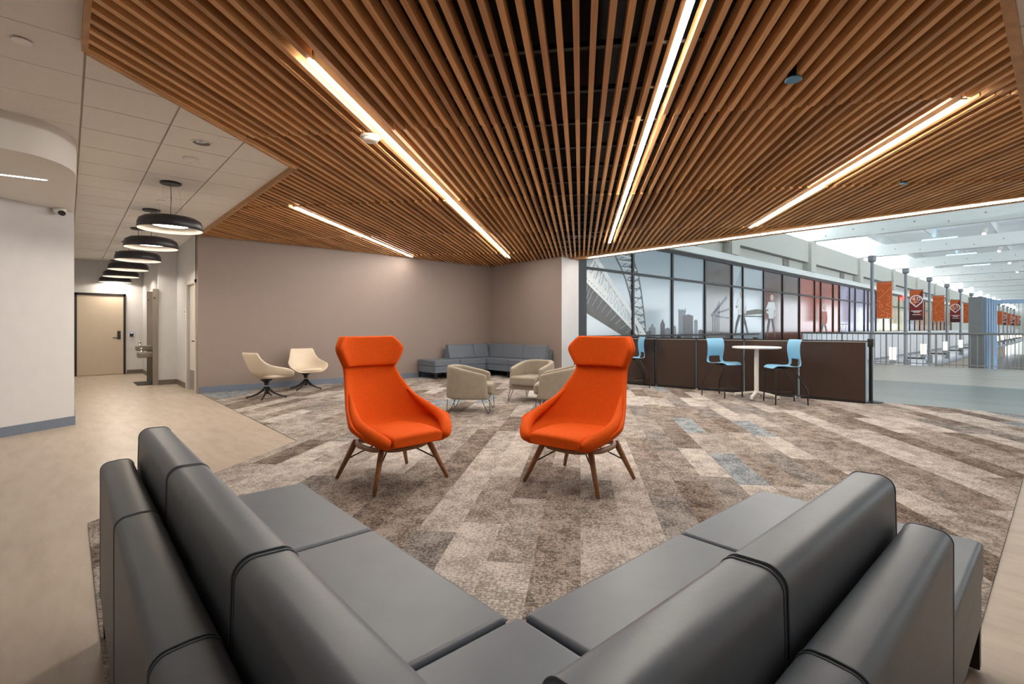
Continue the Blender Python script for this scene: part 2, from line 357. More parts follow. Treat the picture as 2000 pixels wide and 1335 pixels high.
# ================================================================== WOOD SLAT CEILING
sl = struct(empty('ceiling_slats'), 'warm wooden slat ceiling with black void above')
SP, SW, SD = .1026, .038, .09
LIGHTS = [(1.77, 3.07, 12.32), (-.59, 1.2, 10.46), (1.77-46*SP, 4.30, 9.22), (1.77+23*SP, 6.77, 11.82)]
JU = [4.26+2.44*k for k in range(-3, 6)]
pieces = []
for k in range(-76, 56):
    v = 1.77+k*SP
    for a, b in zip(JU[:-1], JU[1:]):
        segs = [(a+.008, b-.008)]
        for lv, l0, l1 in LIGHTS:
            if abs(lv-v) < SP*.5:
                new = []
                for s0, s1 in segs:
                    if l1 <= s0 or l0 >= s1: new.append((s0, s1)); continue
                    if l0-s0 > .02: new.append((s0, l0-.01))
                    if s1-l1 > .02: new.append((l1+.01, s1))
                segs = new
        for s0, s1 in segs:
            mb = MB(); c = uv((s0+s1)/2, v); dz = rnd.uniform(-.0015, .0015)+.014*((JU.index(a)) % 2)
            for reg in regions(XF-.02):
                q = clips([uv(s0, v-SW/2), uv(s1, v-SW/2), uv(s1, v+SW/2), uv(s0, v+SW/2)], reg)
                if q:
                    mb.prism([((x-c[0])*DA[0]+(y-c[1])*DA[1], (x-c[0])*NA[0]+(y-c[1])*NA[1]) for x, y in q], ZS+dz, ZS+SD+dz)
            if mb.v: pieces.append((vis(c), mb, c))
pieces.sort(key=lambda p: -p[0])
rest = MB(); cnt = []
for n, (vv, mb, c) in enumerate(pieces):
    if n < 300: obj('slat', mb, 'slat_wood', sl, loc=(c[0], c[1], 0), rotz=SLAT)
    else:
        rest.add([(p[0]*DA[0]+p[1]*NA[0]+c[0], p[0]*DA[1]+p[1]*NA[1]+c[1], p[2]) for p in mb.v], mb.f); cnt.append(len(mb.f))
if rest.v:
    loc = [(x*DA[0]+y*DA[1], x*NA[0]+y*NA[1], z) for x, y, z in rest.v]
    r2 = MB(); r2.v = loc; r2.f = rest.f
    o = obj('slats_rest', r2, 'slat_wood', sl, rotz=SLAT); o['kind'] = 'stuff'; face_random(o, cnt)
# black carrier rails crossing above the slats, black ducts higher up
for n, u in enumerate([.9+.61*i for i in range(24)]):
    mb = MB()
    for reg in regions(XF-.02):
        q = clips([uv(u-.02, -6.2), uv(u+.02, -6.2), uv(u+.02, 7.4), uv(u-.02, 7.4)], reg)
        if q: mb.prism(q, ZS+SD+.002, ZS+SD+.04)
    if mb.v: obj('carrier_rail', mb, 'black_rail', sl)
# wooden frame boards round the slats
def board(a, b, wd, z0, z1, side=1):
    d = Vector((b[0]-a[0], b[1]-a[1])).normalized(); n = Vector((-d.y, d.x))*wd*side
    return MB().prism([a, b, (b[0]+n.x, b[1]+n.y), (a[0]+n.x, a[1]+n.y)], z0, z1)
def kline(x): return (x, (kc-NA[0]*x)/NA[1])
for a, b in ((kline(XL), (XL, YR)), (kline(KX), kline(XL)), ((KX, YA), kline(KX))):
    obj('frame_board', board(a, b, .032, ZS-.012, ZC+.03, -1), 'trim_wood', sl)
obj('frame_board', board((XL, YR), (XF, YR), .055, ZS-.012, ZC+.1, -1), 'trim_wood', sl)
obj('frame_board', MB().box(XF-.02, XF+.10, YR, YE, ZS-.03, 3.40), 'trim_wood', sl)
obj('frame_board', MB().box(XF+.16, XF+.37, YR, YE-.01, ZS-.03, 3.40), 'trim_wood', sl)
# linear lamps
def lamp_name(i): return ['long linear lamp aimed at the corner with the blue grey sofa', 'linear lamp running toward the white column end', 'linear lamp crossing the slats near the concourse edge', 'short linear lamp near the plain taupe wall'][i]
for i, (v, u0, u1) in enumerate(LIGHTS):
    r = tag(empty('linear_lamp', (*uv(u0, v), ZS), SLAT), lamp_name(i), 'ceiling lamp', 'linear lamps between the slats')
    L = u1-u0; obj('housing', MB().box(0, L, -.022, .022, .0045, .10), 'fin_grey', r)
    cuts = [0]+[j-u0 for j in JU if u0+.2 < j < u1-.2]+[L]
    for c0, c1 in zip(cuts[:-1], cuts[1:]):
        obj('lens', MB().box(c0+.004, c1-.004, -.020, .020, -.006, .004), 'lamp_lens', r)
r = tag(empty('linear_lamp', (XF+.13, 0, ZS)), 'thin linear lamp set into the wooden edge facing the concourse', 'ceiling lamp')
obj('housing', MB().box(-.028, .028, YR, YE-.45, .02, .08), 'white_metal', r)
cy = [.26, 2.72, 5.16, 7.6, YE-.46]
for a, b in zip(cy[:-1], cy[1:]): obj('lens', MB().box(-.016, .016, a+.006, b-.006, -.040, .019), 'trim_lens', r)

# ================================================================== WALLS
def wall(name, x0, x1, y0, y1, z1=3.6, mat='wall_white', label=None, z0=0): return struct(obj(name, MB().box(x0, x1, y0, y1, z0, z1), mat), label)
wall('wall_back', KX-.04, XB+.02, YA, YA+.2, mat='wall_taupe', label='long plain taupe wall behind the cream chairs')
o = struct(obj('wall_right', MB().box(XB, XB+.08, YE+.002, YA, 0, 3.6), 'wall_taupe'), 'short taupe wall behind the corner sofa')
struct(obj('wall_end', MB().box(XB+.082, 9.74, YE, YE+.5, 0, 3.6).box(XB, XB+.081, YE-.004, YE, 0, 3.6), 'wall_white'), 'white wall end beside the picture windows')
struct(obj('baseboard_back', MB().box(KX-.02, XB, YA-.015, YA, 0, .13), 'base_blue'), 'blue grey baseboard under the taupe wall')
struct(obj('baseboard_right', MB().box(XB-.015, XB, YE, YA-.015, 0, .13), 'base_blue'))
# corridor
wall('wall_corridor', KX-.05, KX+.1, YA+.2, 11.25, label='white corridor wall end'); 
struct(obj('wall_corridor', MB().box(KX-.05, KX+.1, 11.25, 11.26, 0, 3.6).box(KX-.05, KX+.1, 12.15, 13.4, 0, 3.6).box(KX-.05, KX+.1, 11.26, 12.15, 2.16, 3.6), 'wall_white'), 'white corridor wall holding the white door')
struct(obj('wall_corridor', MB().box(1.50, KX+.1, 13.4, 13.5, 0, 3.6), 'wall_white'), 'white corridor return wall beside the drinking fountain')
struct(obj('wall_corridor', MB().box(1.58, 1.7, 13.5, 17.3, 0, 3.6), 'wall_white'), 'white wall behind the drinking fountain')
struct(obj('wall_far', MB().box(-.1, 1.8, 17.26, 17.4, 0, 3.6), 'wall_white'), 'white wall at the end of the corridor')
for b in ((KX-.062, KX-.05, 12.2, 13.39, 'x'), (1.50, KX-.05, 13.388, 13.4, 'y'), (1.568, 1.58, 13.5, 17.26, 'x'), (1.22, 1.58, 17.248, 17.26, 'y'), (.07, .12, 17.248, 17.26, 'y')):
    struct(obj('baseboard_corridor', MB().box(*b[:4], 0, .11), 'base_brown'))
# left wall on a slant, corridor left wall
wl = [(.07, 8.60), (-3.2, 6.25), (-3.2, 6.45), (-.1, 8.70), (-.1, 17.3), (.07, 17.3)]
struct(obj('wall_left', MB().prism(wl, 0, 3.6), 'wall_white'), 'white slanted wall under the rounded soffit')
d = Vector((3.27, 2.35)).normalized(); nrm = Vector((d.y, -d.x))*.012
struct(obj('baseboard_left', MB().prism([(.082, 8.60), (.07-d.x*0+nrm.x, 8.6+nrm.y), (-3.2+nrm.x, 6.25+nrm.y), (-3.2, 6.25), (.07, 8.6), (.07, 17.25), (.082, 17.25)], 0, .115), 'base_blue'), 'blue grey baseboard of the white slanted wall')
struct(obj('wall_rear', MB().box(-3.2, 9.6, -2.6, -2.4, 0, 3.6), 'wall_white'), 'white wall behind the viewer')
struct(obj('wall_side', MB().box(-3.4, -3.2, -2.6, 6.5, 0, 3.6), 'wall_white'), 'white wall behind the viewer to the side')
# rounded soffit
so = [(.07, 8.7), (.07, 6.62)]
for k in range(9):
    a = math.radians(0-k*10); so.append((.07-.42+.42*math.cos(a), 6.55+.62*math.sin(a)))
so += [(-.9, 5.80), (-1.6, 5.55), (-3.2, 5.1), (-3.2, 6.25), (-.05, 8.7)]
struct(obj('ceiling_soffit', MB().prism(so, 2.75, ZC+.04), 'soffit', bevel=.004), 'rounded white soffit above the slanted wall')
lp = tag(empty('linear_lamp', (-.16, 6.88, 2.75), math.radians(172)), 'thin recessed lamp in the underside of the rounded soffit', 'ceiling lamp')
obj('lens', MB().box(0, 1.6, -.018, .018, -.004, .006), 'soffit_lens', lp); obj('rim', MB().box(-.01, 1.61, -.024, -.018, -.003, .006).box(-.01, 1.61, .018, .024, -.003, .006), 'white_metal', lp)
cm_ = tag(empty('security_camera', (-.07, 8.42, 2.75)), 'small white dome camera with black lens below the rounded soffit', 'camera')
obj('housing', MB().lathe([(.065, 0), (.065, -.03), (.05, -.06), (.03, -.075)], n=16), 'white_plastic', cm_, smooth=True)
obj('lens_cover', MB().tube([(.01, -.03, -.05), (.03, -.085, -.07)], .032, 10), 'black_plastic', cm_)
# doors
struct(obj('wall_corridor', MB().box(KX+.1, KX+.14, 11.2, 12.3, 0, 3.6), 'wall_white'))  # unseen backing added behind the white door to stop stray daylight
d1 = struct(empty('door_1', (.19, 17.26, 0)), 'tan flush door in a dark frame at the corridor end'); W = .96
obj('door_frame', MB().box(-.05, 0, -.05, 0, 0, 2.19).box(W, W+.05, -.05, 0, 0, 2.19).box(-.05, W+.05, -.05, 0, 2.13, 2.19), 'dark_frame', d1)
lf = obj('door_leaf', MB().box(0, W, -.03, 0, .01, 2.13), 'door_tan', d1)
obj('lock_plate', MB().box(W-.13, W-.06, -.05, -.03, .96, 1.18), 'black_metal', lf); obj('lever_handle', MB().tube([(W-.095, -.05, 1.0), (W-.095, -.085, 1.0), (W-.23, -.085, 1.0)], .011, 8), 'black_metal', lf)
d2 = struct(empty('door_2', (KX-.05, 11.26, 0)), 'white door with a dark lock in the corridor side wall')
obj('door_frame', MB().box(-.015, .06, -.06, 0, 0, 2.2).box(-.015, .06, .89, .95, 0, 2.2).box(-.015, .06, -.06, .95, 2.14, 2.2), 'door_white', d2)
lf = obj('door_leaf', MB().box(.05, .09, 0, .89, .01, 2.14), 'door_white', d2)
obj('lock_plate', MB().box(.03, .05, .07, .13, .95, 1.17), 'black_metal', lf); obj('lever_handle', MB().tube([(.04, .10, 1.0), (-.02, .10, 1.0), (-.02, .22, 1.0)], .012, 8), 'black_metal', lf)
obj('kick_plate', MB().box(.046, .05, .02, .87, .02, .40), 'steel', lf)
# reader, room sign, fountain, fins, mat
rd = tag(empty('card_reader', (1.33, 17.26, 1.02)), 'black card reader with a blue light on the corridor end wall', 'card reader')
obj('body', MB().box(-.04, .04, -.03, 0, 0, .13), 'black_plastic', rd, bevel=.006); obj('light', MB().box(-.03, .03, -.032, -.03, .10, .115), 'reader_blue', rd)
sg = tag(empty('room_sign', (KX-.05, 12.36, 1.42)), 'small pale room sign with green lettering beside the white door', 'sign')
obj('plate', MB().box(-.008, 0, -.075, .075, 0, .24), 'sign_white', sg)
for i, (y0, y1, z0, z1) in enumerate(((-.02, .045, .15, .21), (-.055, .045, .10, .115), (-.03, .045, .075, .09), (-.02, .04, .025, .055))): obj('print', MB().box(-.009, -.008, y0, y1, z0, z1), 'sign_green', sg)
fo = tag(empty('drinking_fountain', (1.58, 13.62, 0)), 'two level steel drinking fountain in the corridor alcove', 'drinking fountain')
for y, z in ((.52, .86), (.16, .72)):
    b = obj('basin', MB().box(-.42, 0, y-.15, y+.15, z-.12, z), 'fountain', fo, bevel=.02)
    obj('spout', MB().lathe([(.045, z), (.045, z+.012), (.02, z+.02), (.018, z+.06), (.03, z+.07), (.03, z+.085), (.006, z+.09)], (-.34, y, 0), 12), 'chrome', b, smooth=True)
obj('back_panel', MB().box(-.02, 0, .02, .66, .3, 1.0), 'fountain', fo)
for y, lab in ((13.39, 'tall grey privacy divider on the door side of the fountain'), (14.48, 'tall grey privacy divider on the far side of the fountain')):
    f = tag(empty('privacy_divider', (1.40, y, 0)), lab, 'divider', 'dividers beside the drinking fountain')
    obj('panel', MB().box(-.0, .10 if y < 14 else .18, -.02, .0, 0, 2.12), 'fin_grey', f); obj('bracket', MB().lathe([(.012, -.012), (.012, .012)], (.03, -.022, 1.92), 10), 'dark_frame', f)
tag(obj('floor_mat', MB().prism([(1.14, 14.42), (1.14, 13.52), (1.55, 13.52), (1.55, 14.42)], .001, .012), 'mat_dark', bevel=.003), 'dark mat on the vinyl floor under the drinking fountain', 'mat')

# ================================================================== CEILING FITTINGS
def pendant():
    p = empty('pendant_lamp', (0, 0, ZC))
    obj('canopy', MB().lathe([(.115, 0), (.115, -.018), (.105, -.024)], n=28), 'pendant_black', p, smooth=False)
    obj('cord', MB().tube([(0, 0, -.02), (.006, 0, -.2), (-.004, 0, -.43)], .004, 6), 'black_plastic', p)
    for k in range(3):
        a = k*2*PI/3+.4; obj('wire', MB().tube([(.09*math.cos(a), .09*math.sin(a), -.02), (.16*math.cos(a), .16*math.sin(a), -.43)], .0012, 4), 'steel', p)
    prof = [(.02, -.425), (.20, -.43), (.28, -.445), (.325, -.475), (.342, -.52), (.348, -.59), (.345, -.592), (.338, -.52), (.318, -.48), (.27, -.455), (.2, -.445)]
    sh = obj('shade', MB().lathe(prof, n=48, cap=False), 'pendant_black', p, smooth=True)
    obj('reflector', MB().lathe([(.342, -.588), (.333, -.525), (.312, -.487), (.265, -.463), (.2, -.456)], n=48, cap=False), 'pendant_inner', sh, smooth=True)
    obj('lamp_body', MB().lathe([(.205, -.526), (.205, -.456)], n=36), 'pendant_inner', sh)
    obj('diffuser', MB().lathe([(.195, -.531), (.195, -.5265)], n=36), 'pendant_lens', sh)
    return p
pn = pendant(); PL_ = ['nearest the rounded soffit', 'second from the rounded soffit', 'third from the rounded soffit', 'fourth from the rounded soffit', 'second from the tan corridor door', 'nearest the tan corridor door']
for i in range(6):
    p = pn if i == 0 else dup(pn)
    p.location = (.965, 7.47+1.9*i, ZC); tag(p, 'black drum pendant lamp in the corridor row, '+PL_[i], 'pendant lamp', 'pendant lamps along the corridor')
dl = tag(empty('downlight', (.984, 5.66, ZC)), 'recessed round downlight with chrome reflector in a ceiling tile', 'downlight')
obj('trim_ring', MB().lathe([(.075, -.006), (.095, -.006), (.095, .001), (.075, .001), (.075, -.006)], n=28, cap=False), 'white_metal', dl); obj('reflector', MB().lathe([(.074, -.004), (.05, .012), (.02, .018)], n=28), 'chrome', dl, smooth=True)
for x, y, lab in ((.984, 6.26, 'white round ceiling sensor beside the chrome downlight'),):
    s_ = tag(empty('ceiling_sensor', (x, y, ZC)), lab, 'sensor'); obj('dome', MB().lathe([(.075, 0), (.072, -.015), (.045, -.035), (.02, -.042)], n=24), 'white_plastic', s_, smooth=True); obj('eye', MB().lathe([(.02, -.042), (.012, -.048)], n=12), 'detector', s_)
for x, y, lab in ((-.214, 4.40, 'white concealed sprinkler cover in a tile by the slat corner'), (.99, 8.6, 'white concealed sprinkler cover between two pendant lamps')):
    s_ = tag(empty('sprinkler_cover', (x, y, ZC)), lab, 'sprinkler'); obj('cover_plate', MB().lathe([(.05, -.008), (.05, -.012), (.045, -.014)], n=24), 'white_plastic', s_); obj('stem', MB().lathe([(.02, 0), (.02, -.009)], n=12), 'black_plastic', s_)
s_ = tag(empty('smoke_detector', (*uv(4.36, 1.92), ZS)), 'round white smoke detector hung under the wooden slats', 'smoke detector')
obj('base', MB().lathe([(.092, 0), (.095, -.012), (.085, -.022)], n=28), 'detector', s_, smooth=True); obj('dome', MB().lathe([(.078, -.02), (.07, -.042), (.04, -.052)], n=24), 'detector', s_, smooth=True)
for a in (.5, 2.4): obj('vent_slot', MB().box(-.03, .03, -.006, .006, -.001, .001), 'black_plastic', s_, loc=(.062*math.cos(a), .062*math.sin(a), -.040), rotz=a+PI/2)
for (u, v, lab) in ((3.75, -1.49, 'dark can speaker with a blue face hanging among the slats'), (6.62, -3.88, 'small blue sprinkler cap under the slats by the concourse')):
    r0 = .055 if u < 5 else .04
    s_ = tag(empty('slat_speaker', (*uv(u, v), ZS)), lab, 'speaker' if u < 5 else 'sprinkler'); obj('can', MB().lathe([(r0*.7, .09), (r0*.7, -.01)], n=20), 'black_plastic', s_); obj('face', MB().lathe([(r0, -.01), (r0, -.018), (r0*.9, -.022)], n=24), 'speaker_blue', s_)


# ================================================================== SECTIONAL SOFAS
def cushion_prism(prof, a, b, axis):
    """profile (depth, z) extruded along the arm; axis 'y': arm along +y with depth along x; 'x': the other way"""
    mb = MB(); n = len(prof)
    mk = (lambda d, s, z: (d, s, z)) if axis == 'y' else (lambda d, s, z: (s, d, z))
    mb.add([mk(d, a, z) for d, z in prof]+[mk(d, b, z) for d, z in prof],
           [list(range(n)), [i+n for i in range(n)][::-1]]+[(i, i+n, (i+1) % n+n, (i+1) % n) for i in range(n)])
    return mb
def arc(cx, cz, r, a0, a1, n=6): return [(cx+r*math.cos(math.radians(a0+(a1-a0)*k/n)), cz+r*math.sin(math.radians(a0+(a1-a0)*k/n))) for k in range(n+1)]
SOFT = [(.118, .455)]+[(.122, .70), (.124, .765)]+arc(.162, .782, .038, 180, 90)+[(.19, .819)]+arc(.205, .785, .034, 75, 10)+[(.262, .66), (.315, .52), (.325, .47), (.31, .455)]
PANEL = [(0, .155), (0, .655)]+arc(.032, .668, .032, 180, 100)+[(.06, .703)]+arc(.078, .672, .031, 80, 0)+[(.112, .155)]
def piping(prof, s, axis):
    mk = (lambda d, z: (d, s, z)) if axis == 'y' else (lambda d, z: (s, d, z))
    return MB().tube([mk(d, z) for d, z in prof], .0018, 6, True)
def make_sofa():
    r = empty('sectional_sofa')
    def back(a, b, axis):
        o = obj('back_cushion', cushion_prism(SOFT, a+.004, b-.004, axis), 'leather', r, bevel=.014, seg=3)
        for s in (a+.009, b-.009): obj('piping', piping([(d, z+.001) for d, z in SOFT], s, axis), 'leather', o)
        o = obj('back_panel', cushion_prism(PANEL, a+.003, b-.003, axis), 'leather', r, bevel=.008, seg=3)
        for s in (a+.006, b-.006): obj('piping', piping(PANEL, s, axis), 'leather', o)
        mk = (lambda p: p) if axis == 'y' else (lambda p: (p[1], p[0], p[2]))
        obj('seam', MB().tube([mk((.004, a+.01, .66)), mk((.004, b-.01, .66))], .003, 6), 'leather', o)
    def seat(x0, x1, y0, y1):
        e = .003; mb = MB().box(x0+e, x1-e, y0+e, y1-e, .315, .46)
        o = obj('seat_cushion', mb, 'leather', r, bevel=.018, seg=3)
        obj('piping', MB().tube([(x0+e+.003, y0+e+.003, .448), (x1-e-.003, y0+e+.003, .448), (x1-e-.003, y1-e-.003, .448), (x0+e+.003, y1-e-.003, .448)], .0018, 6, True), 'leather', o)
        obj('base_rail', MB().box(x0+.008, x1-.008, y0+.008, y1-.008, .155, .312), 'leather', r, bevel=.006)
    D = .115
    seat(D, .828, D, .808); seat(D, .80, .812, 1.612); seat(D, .80, 1.616, 2.41)
    seat(.832, 1.658, D, .80); seat(1.662, 2.42, .0, .80)
    back(0, .812, 'y'); back(.812, 1.614, 'y'); back(1.614, 2.41, 'y')
    back(.335, .83, 'x') ; back(.83, 1.66, 'x')
    for x, y in ((.03, 2.37), (.76, 2.37), (.03, 1.6), (.76, 1.6), (.03, .03), (.84, .76), (1.66, .03), (1.66, .76), (2.37, .03), (2.37, .76), (.03, .8), (.84, .03)):
        g = obj('leg', MB().box(x-.022, x+.022, y-.022, y+.022, .012, .156), 'black_metal', r); obj('glide', MB().lathe([(.016, .0), (.016, .013)], (x, y, 0), 10), 'chrome', g)
    return r
s1 = make_sofa(); s1.location = (.10, .20, .0065)
tag(s1, 'grey leather L-shaped sofa with a backless end seat, facing the orange chairs', 'sofa', 'grey sectional sofas')
s2 = dup(s1, (9.06, 11.0, .0065), PI, 'grey blue L-shaped sofa tucked into the taupe wall corner')

# ================================================================== LOFTED ARMCHAIRS
def loft(stations, cols=9, p=2.2, q=2.0):
    rows = []
    for w_, (yc, zc), (yr, zr) in stations:
        row = []
        for k in range(cols):
            a = -1+2*k/(cols-1); x = w_*math.sin(a*PI/2)**1 if False else w_*(a*(1.18-.18*a*a))
            m = abs(a)**p; row.append((x, yc+(yr-yc)*m, zc+(zr-zc)*abs(a)**q))
        rows.append(row)
    return MB().grid(rows)
def rim(stations):
    R = [(w_, yr, zr) for w_, c, (yr, zr) in stations]; L = [(-x, y, z) for x, y, z in R]
    return R, L
OR = [(.255, (.43, 1.172), (.40, 1.178)), (.262, (.437, 1.16), (.395, 1.168)), (.325, (.445, 1.09), (.335, 1.085)), (.318, (.44, 1.04), (.33, 1.035)), (.252, (.41, .925), (.34, .92)), (.250, (.40, .90), (.335, .89)),
      (.268, (.385, .83), (.285, .82)), (.315, (.345, .70), (.165, .685)), (.375, (.305, .58), (.03, .595)), (.44, (.255, .46), (-.165, .53)), (.455, (.225, .42), (-.20, .515)),
      (.445, (.16, .375), (-.235, .485)), (.375, (-.05, .335), (-.335, .41)), (.30, (-.25, .33), (-.375, .365)), (.27, (-.31, .335), (-.375, .345))]
def orange_chair():
    r = empty('wing_chair')
    sh = obj('shell', loft(OR), 'orange_fabric', r, smooth=True, solid=(.042, -.2), subsurf=2)
    HD = [(.245, (.40, 1.17), (.365, 1.176)), (.256, (.40, 1.158), (.36, 1.166)), (.32, (.395, 1.09), (.30, 1.085)), (.312, (.39, 1.04), (.295, 1.035)), (.254, (.375, .935), (.312, .93)), (.25, (.377, .92), (.315, .915))]
    obj('headrest', loft(HD), 'orange_fabric', r, smooth=True, solid=(.06, -.3), subsurf=2)
    rows = []
    for y, w_, z0, z1 in ((-.405, .215, .36, .40), (-.41, .225, .35, .425), (-.395, .232, .345, .445), (-.2, .25, .34, .455), (.02, .25, .34, .45), (.17, .22, .34, .44), (.20, .19, .35, .42)):
        ring = []
        for k in range(16):
            a = 2*PI*k/16; c, s = math.cos(a), math.sin(a)
            ring.append((w_*math.copysign(abs(c)**.28, c), y, (z0+z1)/2+(z1-z0)/2*math.copysign(abs(s)**.45, s)))
        rows.append(ring)
    mb = MB(); n = 16
    for i, rg in enumerate(rows): mb.v += rg
    mb.f = [(i*n+k, i*n+(k+1) % n, (i+1)*n+(k+1) % n, (i+1)*n+k) for i in range(len(rows)-1) for k in range(n)]+[list(range(n)), [(len(rows)-1)*n+k for k in range(n)]]
    obj('seat_cushion', mb, 'orange_fabric', r, smooth=True, subsurf=1)
    for sx in (-1, 1):
        path = [(.27, .20, .72), (.298, .10, .645), (.345, -.02, .572), (.378, -.14, .515), (.365, -.245, .47), (.318, -.335, .425), (.262, -.395, .388), (.245, -.405, .38)]
        rad = [.004, .022, .036, .046, .053, .055, .045, .02]
        obj('arm', MB().tube([(sx*x, y_, z_) for x, y_, z_ in path], rad, 10), 'orange_fabric', r, smooth=True, subsurf=1)
    # bent wooden base
    fr = []
    for k in range(40):
        a = 2*PI*k/40; c, s = math.cos(a), math.sin(a); fr.append((.245*math.copysign(abs(c)**.55, c), .235*math.copysign(abs(s)**.55, s)-.02, .318-.02*abs(math.cos(2*a))))
    obj('base_frame', MB().tube(fr, .021, 8, True), 'walnut', r, smooth=True)
    obj('seat_plate', MB().lathe([(.05, .30), (.2, .315), (.24, .335)], (0, -.02, 0), 24), 'black_plastic', r)
    for sx in (-1, 1):
        for sy in (-1, 1):
            top = (sx*.215, sy*.205-.02, .322); bot = (sx*.335, sy*.305-.02, .012)
            mb = MB(); k = [0, .12, .5, 1]; mb.tube([tuple(top[i]+(bot[i]-top[i])*q for i in range(3)) for q in k], [.024, .025, .021, .015], 8)
            g = obj('leg', mb, 'walnut', r, smooth=True); obj('glide', MB().lathe([(.013, 0), (.013, .012)], (bot[0], bot[1], 0), 10), 'chrome', g)
        for sy in (-1, 1):
            a = (sx*.285, sy*.262-.02, .16); b = (sx*.10, sy*.10-.02, .285)
            obj('strut', MB().tube([a, b], .006, 6), 'black_metal', r)
    return r
oc = orange_chair()
def face(dx, dy): return math.atan2(dy, dx)+PI/2       # local -y turned to (dx,dy)
oc.location = (2.0, 3.735, .0065); oc.rotation_euler.z = face(.05, -1)
tag(oc, 'orange high-back wing chair facing the backless end of the near sofa', 'armchair', 'orange wing chairs')
oc['label'] = 'orange high-back wing chair standing nearer the taupe wall and corridor'
o2 = dup(oc, (3.125, 2.645, .0065), face(-.985, -.17), 'orange high-back wing chair standing nearer the brown screens')

CR = [(.232, (.34, .825), (.315, .83)), (.25, (.325, .73), (.27, .725)), (.285, (.295, .63), (.17, .625)), (.335, (.265, .52), (.03, .575)), (.375, (.215, .42), (-.14, .55)),
      (.385, (.11, .36), (-.27, .505)), (.325, (-.08, .335), (-.355, .43)), (.21, (-.33, .36), (-.38, .365))]
def cream_chair():
    r = empty('swivel_chair')
    obj('shell', loft(CR), 'cream_leather', r, smooth=True, solid=(.04, -.2), subsurf=2)
    mb = MB(); rows = []
    for z, s in ((.365, .9), (.385, 1), (.415, 1), (.43, .93), (.434, .6)):
        rows.append([(s*.275*math.copysign(abs(math.cos(a))**.6, math.cos(a)), -.09+s*.24*math.copysign(abs(math.sin(a))**.6, math.sin(a)), z+.02*(-.3*math.sin(a))) for a in [2*PI*k/28 for k in range(28)]])
    for rw in rows: mb.v += rw
    n = 28; mb.f = [(i*n+k, i*n+(k+1) % n, (i+1)*n+(k+1) % n, (i+1)*n+k) for i in range(4) for k in range(n)]+[list(range(n)), [4*n+k for k in range(n)]]
    obj('seat_pad', mb, 'cream_leather', r, smooth=True)
    obj('column', MB().lathe([(.11, .335), (.085, .31), (.045, .285), (.036, .23), (.042, .22), (.042, .21), (.03, .2), (.034, .08), (.02, .07)], n=20), 'black_metal', r, smooth=True)
    obj('collar', MB().lathe([(.038, .226), (.044, .224), (.044, .212), (.038, .21)], n=20), 'chrome', r)
    for k in range(4):
        a = PI/4+k*PI/2; c, s = math.cos(a), math.sin(a)
        g = obj('foot_arm', MB().tube([(.02*c, .02*s, .19), (.07*c, .07*s, .135), (.15*c, .15*s, .075), (.25*c, .25*s, .035), (.335*c, .335*s, .02)], [.024, .022, .018, .014, .012], 8), 'black_metal', r, smooth=True)
        obj('glide', MB().lathe([(.013, 0), (.013, .014)], (.325*c, .325*s, 0), 8), 'black_plastic', g)
    return r
cc = cream_chair(); cc.location = (2.66, 9.55, .0065); cc.rotation_euler.z = face(.95, .28)
tag(cc, 'cream swivel armchair turned side-on, its back toward the corridor', 'armchair', 'cream swivel chairs')
dup(cc, (3.66, 10.44, .0065), face(-.08, -1), 'cream swivel armchair with its back to the taupe wall')

def tub_chair():
    r = empty('tub_chair'); cols = []
    path = [(-.335, -.33), (-.345, -.2), (-.35, -.05), (-.345, .08)]
    for k in range(1, 10): a = PI-k*PI/10; path.append((.35*math.cos(a)*1.0, .08+.27*math.sin(a)))
    path += [(.345, .08), (.35, -.05), (.345, -.2), (.335, -.33)]
    rows = []
    for f_, zf in ((0, 0), (.08, 0), (.5, 0), (.92, 0), (1, 0)):
        row = []
        for x, y in path:
            b = max(0, min(1, (y+.33)/.6)); top = .565+.125*b**.8; z = .205+(top-.205)*f_
            k = 1-.07*f_ if f_ < .99 else .925
            row.append((x*(1.0-.05*f_), y*(1.0 if y < 0 else 1-.04*f_)+(.0 if y > 0 else .03*f_), z))
        rows.append(row)
    obj('shell', MB().grid(rows), 'tan_fabric', r, smooth=True, solid=(.085, 1 if False else -1), subsurf=2)
    obj('seat_cushion', MB().box(-.255, .255, -.385, .24, .275, .43), 'tan_fabric', r, bevel=.04, seg=4)
    obj('seat_base', MB().box(-.30, .30, -.33, .22, .205, .29), 'tan_fabric', r, bevel=.02)
    for sx in (-1, 1):
        for sy in (-1, 1):
            x, y = sx*.27, sy*.25-.03
            fx, fy = sx*.31, sy*.30-.03
            p0 = (x-sx*.0, y-.06, .207); p1 = (x, y+.06, .207)
            pts = [p0, (fx, fy-.018, .022), (fx, fy-.010, .009), (fx, fy, .005), (fx, fy+.010, .009), (fx, fy+.018, .022), p1]
            obj('hairpin_leg', MB().tube(pts, .0055, 6), 'black_metal', r, smooth=True)
    return r
tb = tub_chair(); tb.location = (4.55, 6.05, .0065); tb.rotation_euler.z = face(.70, -.71)
tag(tb, 'beige tub chair on hairpin legs seen from behind, apart from the beige pair', 'armchair', 'beige tub chairs')
dup(tb, (6.05, 6.18, .0065), face(-.95, -.25), 'beige tub chair on hairpin legs, seat showing, in the pair behind an orange chair')
dup(tb, (5.52, 5.06, .0065), face(-.62, .78), 'beige tub chair with its plain side showing, half hidden by an orange chair')

